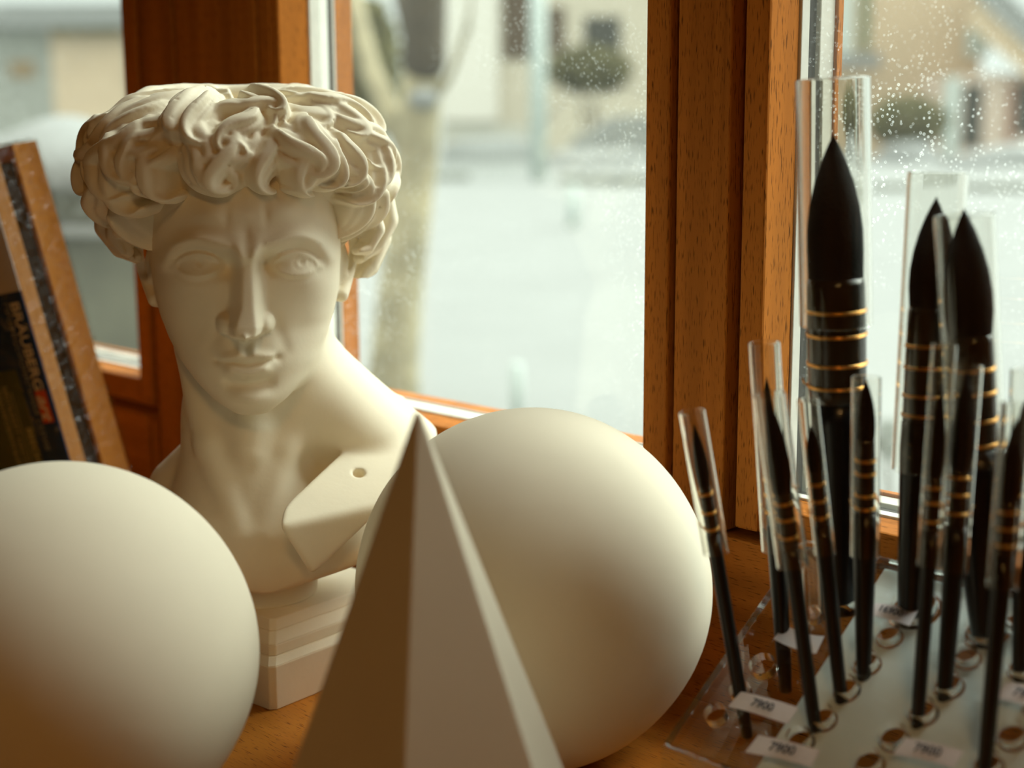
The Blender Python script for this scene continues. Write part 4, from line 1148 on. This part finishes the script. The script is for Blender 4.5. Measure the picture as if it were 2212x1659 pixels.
rf.poly([(l.x, 79, l.z), (r_.x, 79, l.z), (r_.x, 88.2, l.z), (l.x, 88.2, l.z), (l.x, 83.6, l.z + 5), (r_.x, 83.6, l.z + 5)], [(0, 1, 5, 4), (2, 3, 4, 5), (0, 4, 3), (1, 2, 5), (0, 3, 2, 1)])
bmesh.ops.translate(rf.bm, vec=-hb.location, verts=rf.bm.verts); rf.build('roof', M_SNOWC, hb)
ht = house('house', 1800, 2140, -300, 78, M_TAN, 'tan house outside the right window with a blue-grey porch post and a dark door', 6)
part('porch_post', M_BLUEG, ht, 1806, 1852, -300, 140, 76.5, .2, .2)
part('porch_ledge', M_SNOWC, ht, 1790, 1900, 116, 146, 76.5, .5, .5)
part('window', M_BLUEG, ht, 2085, 2138, 62, 122, 78, .1, .1)
part('shutter', plain('green_shutter', (0.16, 0.20, 0.12), .7), ht, 1856, 1882, -40, 110, 78, .1, .1)
hr = house('house', 2070, 2420, 160, 70, M_PINK, 'low pinkish house at the right picture edge under a sloping snowy roof', 6)
part('door', M_WINDK, hr, 2076, 2124, 182, 318, 70, .1, .06)
part('door_frame', M_REDB, hr, 2172, 2192, 180, 318, 70, .1, .1)
part('window', M_WINDK, hr, 2192, 2260, 180, 292, 70, .1, .06)
part('corner_post', M_BLUEG, hr, 2038, 2074, 168, 338, 69, .15, .05)
rf = MB()
def rp3(x, y, Y): return at(x, y, Y) - hr.location
rf.poly([rp3(2130, -60, 68.6), rp3(2440, 240, 68.6), rp3(2440, 300, 68.6), rp3(2110, -10, 68.6), rp3(2130, -60, 77), rp3(2440, 240, 77), rp3(2440, 300, 77), rp3(2110, -10, 77)],
        [(0, 1, 2, 3), (7, 6, 5, 4), (0, 4, 5, 1), (1, 5, 6, 2), (2, 6, 7, 3), (3, 7, 4, 0)]); rf.build('roof', M_SNOWC, hr)
rf = MB()
rf.poly([rp3(2110, -6, 68.9), rp3(2440, 304, 68.9), rp3(2440, 360, 68.9), rp3(2090, 50, 68.9), rp3(2110, -6, 76.5), rp3(2440, 304, 76.5), rp3(2440, 360, 76.5), rp3(2090, 50, 76.5)],
        [(0, 1, 2, 3), (7, 6, 5, 4), (0, 4, 5, 1), (1, 5, 6, 2), (2, 6, 7, 3), (3, 7, 4, 0)]); rf.build('eaves', M_TAN, hr)
hl_ = house('house', -420, 330, 62, 70, plain('grey_blue_render', (0.30, 0.31, 0.27), .9, var=.1, vscale=.6), 'grey house outside the left window under a snowy roof', 6)
part('roof', M_SNOWC, hl_, -440, 350, 8, 62, 69, 7, .3)
part('wall_panel', M_TAN, hl_, 122, 270, 62, 270, 70, .1, .15)
part('window', plain('ochre_board', (0.25, 0.17, 0.08), .8), hl_, 24, 74, 132, 168, 70, .1, .1)
part('beam', M_LEAF, hl_, 118, 260, 56, 74, 69.4, .1, .35)
# pole, stakes, kerbs
def post(name, x, y0, ybase, w, mat, label, cat, round_=True):
    b = gpt(x, ybase); kq = b.y / FPX; tz = at(x, y0, b.y).z
    mb = MB(); r = w / 2 * kq
    if round_: mb.lathe([(r, -0.05), (r, tz - GZ - r * .3), (r * .7, tz - GZ)], 16)
    else: mb.box(-r, r, -r, r, -0.05, tz - GZ)
    o = mb.build(name, mat, None, sm=round_); o.location = (b.x, b.y, GZ); tag(o, label, cat); return o
post('lamp_post', 1163, -120, 391, 34, M_BLUEG, 'blue-grey post in the snow outside, between the fence and the snowed-in car', 'post')
post('wooden_stake', 1238, 404, 488, 24, M_BLUEG, 'short grey stake in the snow, below the snowed-in car', 'stake')
post('wooden_stake', 1117, 785, 905, 26, M_BLUEG, 'grey stake in the snow close outside, just above the big plaster ball', 'stake')
def kerb(name, x0, x1, ybase, hpx, mat, label):
    a, b = gpt(x0, ybase), gpt(x1, ybase); kq = a.y / FPX
    mb = MB(); mb.box(0, (b - a).length, 0, .35, -0.05, hpx * kq)
    o = mb.build(name, mat, None, .03); o.location = a; o.rotation_euler = (0, 0, math.atan2(b.y - a.y, b.x - a.x)); tag(o, label, 'kerb')
kerb('stone_kerb', 1205, 1420, 398, 16, M_STONE, 'dark low stone kerb in the snow below the snowed-in car')
kerb('stone_kerb', 925, 1012, 388, 12, M_STONE, 'short dark kerb at the foot of the pale fence, right of the tree')
kerb('stone_kerb', 1880, 2300, 412, 13, M_STONE, 'long dark kerb in the snow outside the right window')
# fence
fa, fb = gpt(925, 396), gpt(1148, 384)
fence = empty('picket_fence', fa, (0, 0, math.atan2(fb.y - fa.y, fb.x - fa.x))); tag(fence, 'pale fence of thin upright bars in the snow, between the tree and the post', 'fence')
FL, FH = (fb - fa).length, 125 * fa.y / FPX
M_FEN = plain('pale_fence_paint', (0.40, 0.42, 0.39), .6)
for i in range(20):
    MB().box(FL * i / 19 - .02, FL * i / 19 + .02, -.02, .02, -.05, FH).build('picket', M_FEN, fence)
for zz in (.2, .86): MB().box(-.02, FL + .02, .021, .05, FH * zz, FH * zz + .06).build('rail', M_FEN, fence)
# snowed-in car
cb = gpt(1352, 352); kq = cb.y / FPX
car = empty('parked_car', (cb.x, cb.y, GZ)); tag(car, 'parked car under thick snow outside the middle window', 'car')
cl, chh = 240 * kq, 92 * kq
prof = [(-.5, .14), (-.5, .40), (-.47, .50), (-.25, .56), (-.14, .86), (.0, .92), (.2, .90), (.36, .60), (.48, .54), (.5, .40), (.5, .14)]
def extr(prof, w, name, mat, par, sx, sz, y0=0, bev=.05):
    mb = MB(); n = len(prof)
    mb.poly([(a * sx, y0 - w / 2, b * sz) for a, b in prof] + [(a * sx, y0 + w / 2, b * sz) for a, b in prof], [tuple(range(n)), tuple(range(2 * n - 1, n - 1, -1))] + [(i, (i + 1) % n, n + (i + 1) % n, n + i) for i in range(n)])
    return mb.build(name, mat, par, bev)
extr(prof, 1.7, 'body', M_CAR, car, cl, chh)
extr([(-.46, .51), (-.24, .58), (-.14, .88), (0, .93), (.2, .91), (.36, .62), (.46, .55), (.44, .70), (.30, .84), (.18, 1.06), (0, 1.10), (-.18, 1.02), (-.30, .74), (-.44, .64)], 1.75, 'snow_cover', M_SNOWC, car, cl, chh)
for sx in (-.3, .3):
    for sy in (-.72, .72):
        w_ = MB(); w_.lathe([(.30, -.1), (.32, -.08), (.32, .08), (.30, .1)], 20, Matrix.Translation((sx * cl, sy, .31)) @ Matrix.Rotation(rad(90), 4, 'X')); w_.build('wheel', M_TYRE, car)
# snow bank and low stone wall by the left window
wa = Vector((at(-260, 405, 5.4).x, 5.4, GZ)); wb_ = Vector((at(420, 388, 4.9).x, 4.9, GZ))
wz = at(150, 408, 5.1).z
d_ = (wb_ - wa); sw = empty('stone_wall', wa, (0, 0, math.atan2(d_.y, d_.x))); tag(sw, 'grey-green stone wall close outside the left window, thick snow on top', 'wall')
MB().box(0, d_.length, 0, .5, -.1, wz - GZ).build('wall_blocks', M_STONE, sw, .02)
MB().box(-.02, d_.length + .02, -.06, .0, wz - GZ - .165, wz - GZ - .125).build('ledge', M_SNOWC, sw, .01)
nb = 40; b = bmesh.new(); rows = []
for i in range(nb + 1):
    u = i / nb; row = []
    for j in range(13):
        v = j / 12; hh = (0.20 + 0.06 * math.exp(-((u - .50) / .09) ** 2) + .015 * math.sin(19 * u)) * math.sin(PI * v) ** .5
        row.append(b.verts.new((u * d_.length, -.10 + .72 * v, wz - GZ + .001 + hh)))
    rows.append(row)
for i in range(nb):
    for j in range(12): b.faces.new((rows[i][j], rows[i + 1][j], rows[i + 1][j + 1], rows[i][j + 1]))
for i in range(nb): b.faces.new((rows[i][0], rows[i][12], rows[i + 1][12], rows[i + 1][0]))
b.faces.new(rows[0]); b.faces.new(list(reversed(rows[nb])))
bmesh.ops.recalc_face_normals(b, faces=b.faces); me = bpy.data.meshes.new('snow_cap'); b.to_mesh(me); b.free(); smooth(me); new_obj('snow_cap', me, M_SNOWC, sw)
def bank(x0, x1, ybase, hpx, label, seed):
    a, b_ = gpt(x0, ybase), gpt(x1, ybase); kq = a.y / FPX; mb = MB()
    L = (b_ - a).length
    lump(mb, (0, 0, 0), 1, seed, 4, (L / 2, L / 5, hpx * kq), .12)
    o = mb.build('snow_bank', M_SNOWC, None, sm=True); o.location = (a + b_) / 2; tag(o, label, 'snow bank', 'snow banks outside')
bank(1880, 2040, 352, 46, 'snow bank in front of the olive hedge bush at the right', 11)
bank(2030, 2330, 360, 48, 'snow bank at the foot of the pinkish house', 12)
bank(960, 1160, 352, 60, 'snow bank behind the pale fence', 13)
bank(1170, 1420, 360, 40, 'snow bank around the wheels of the snowed-in car', 14)
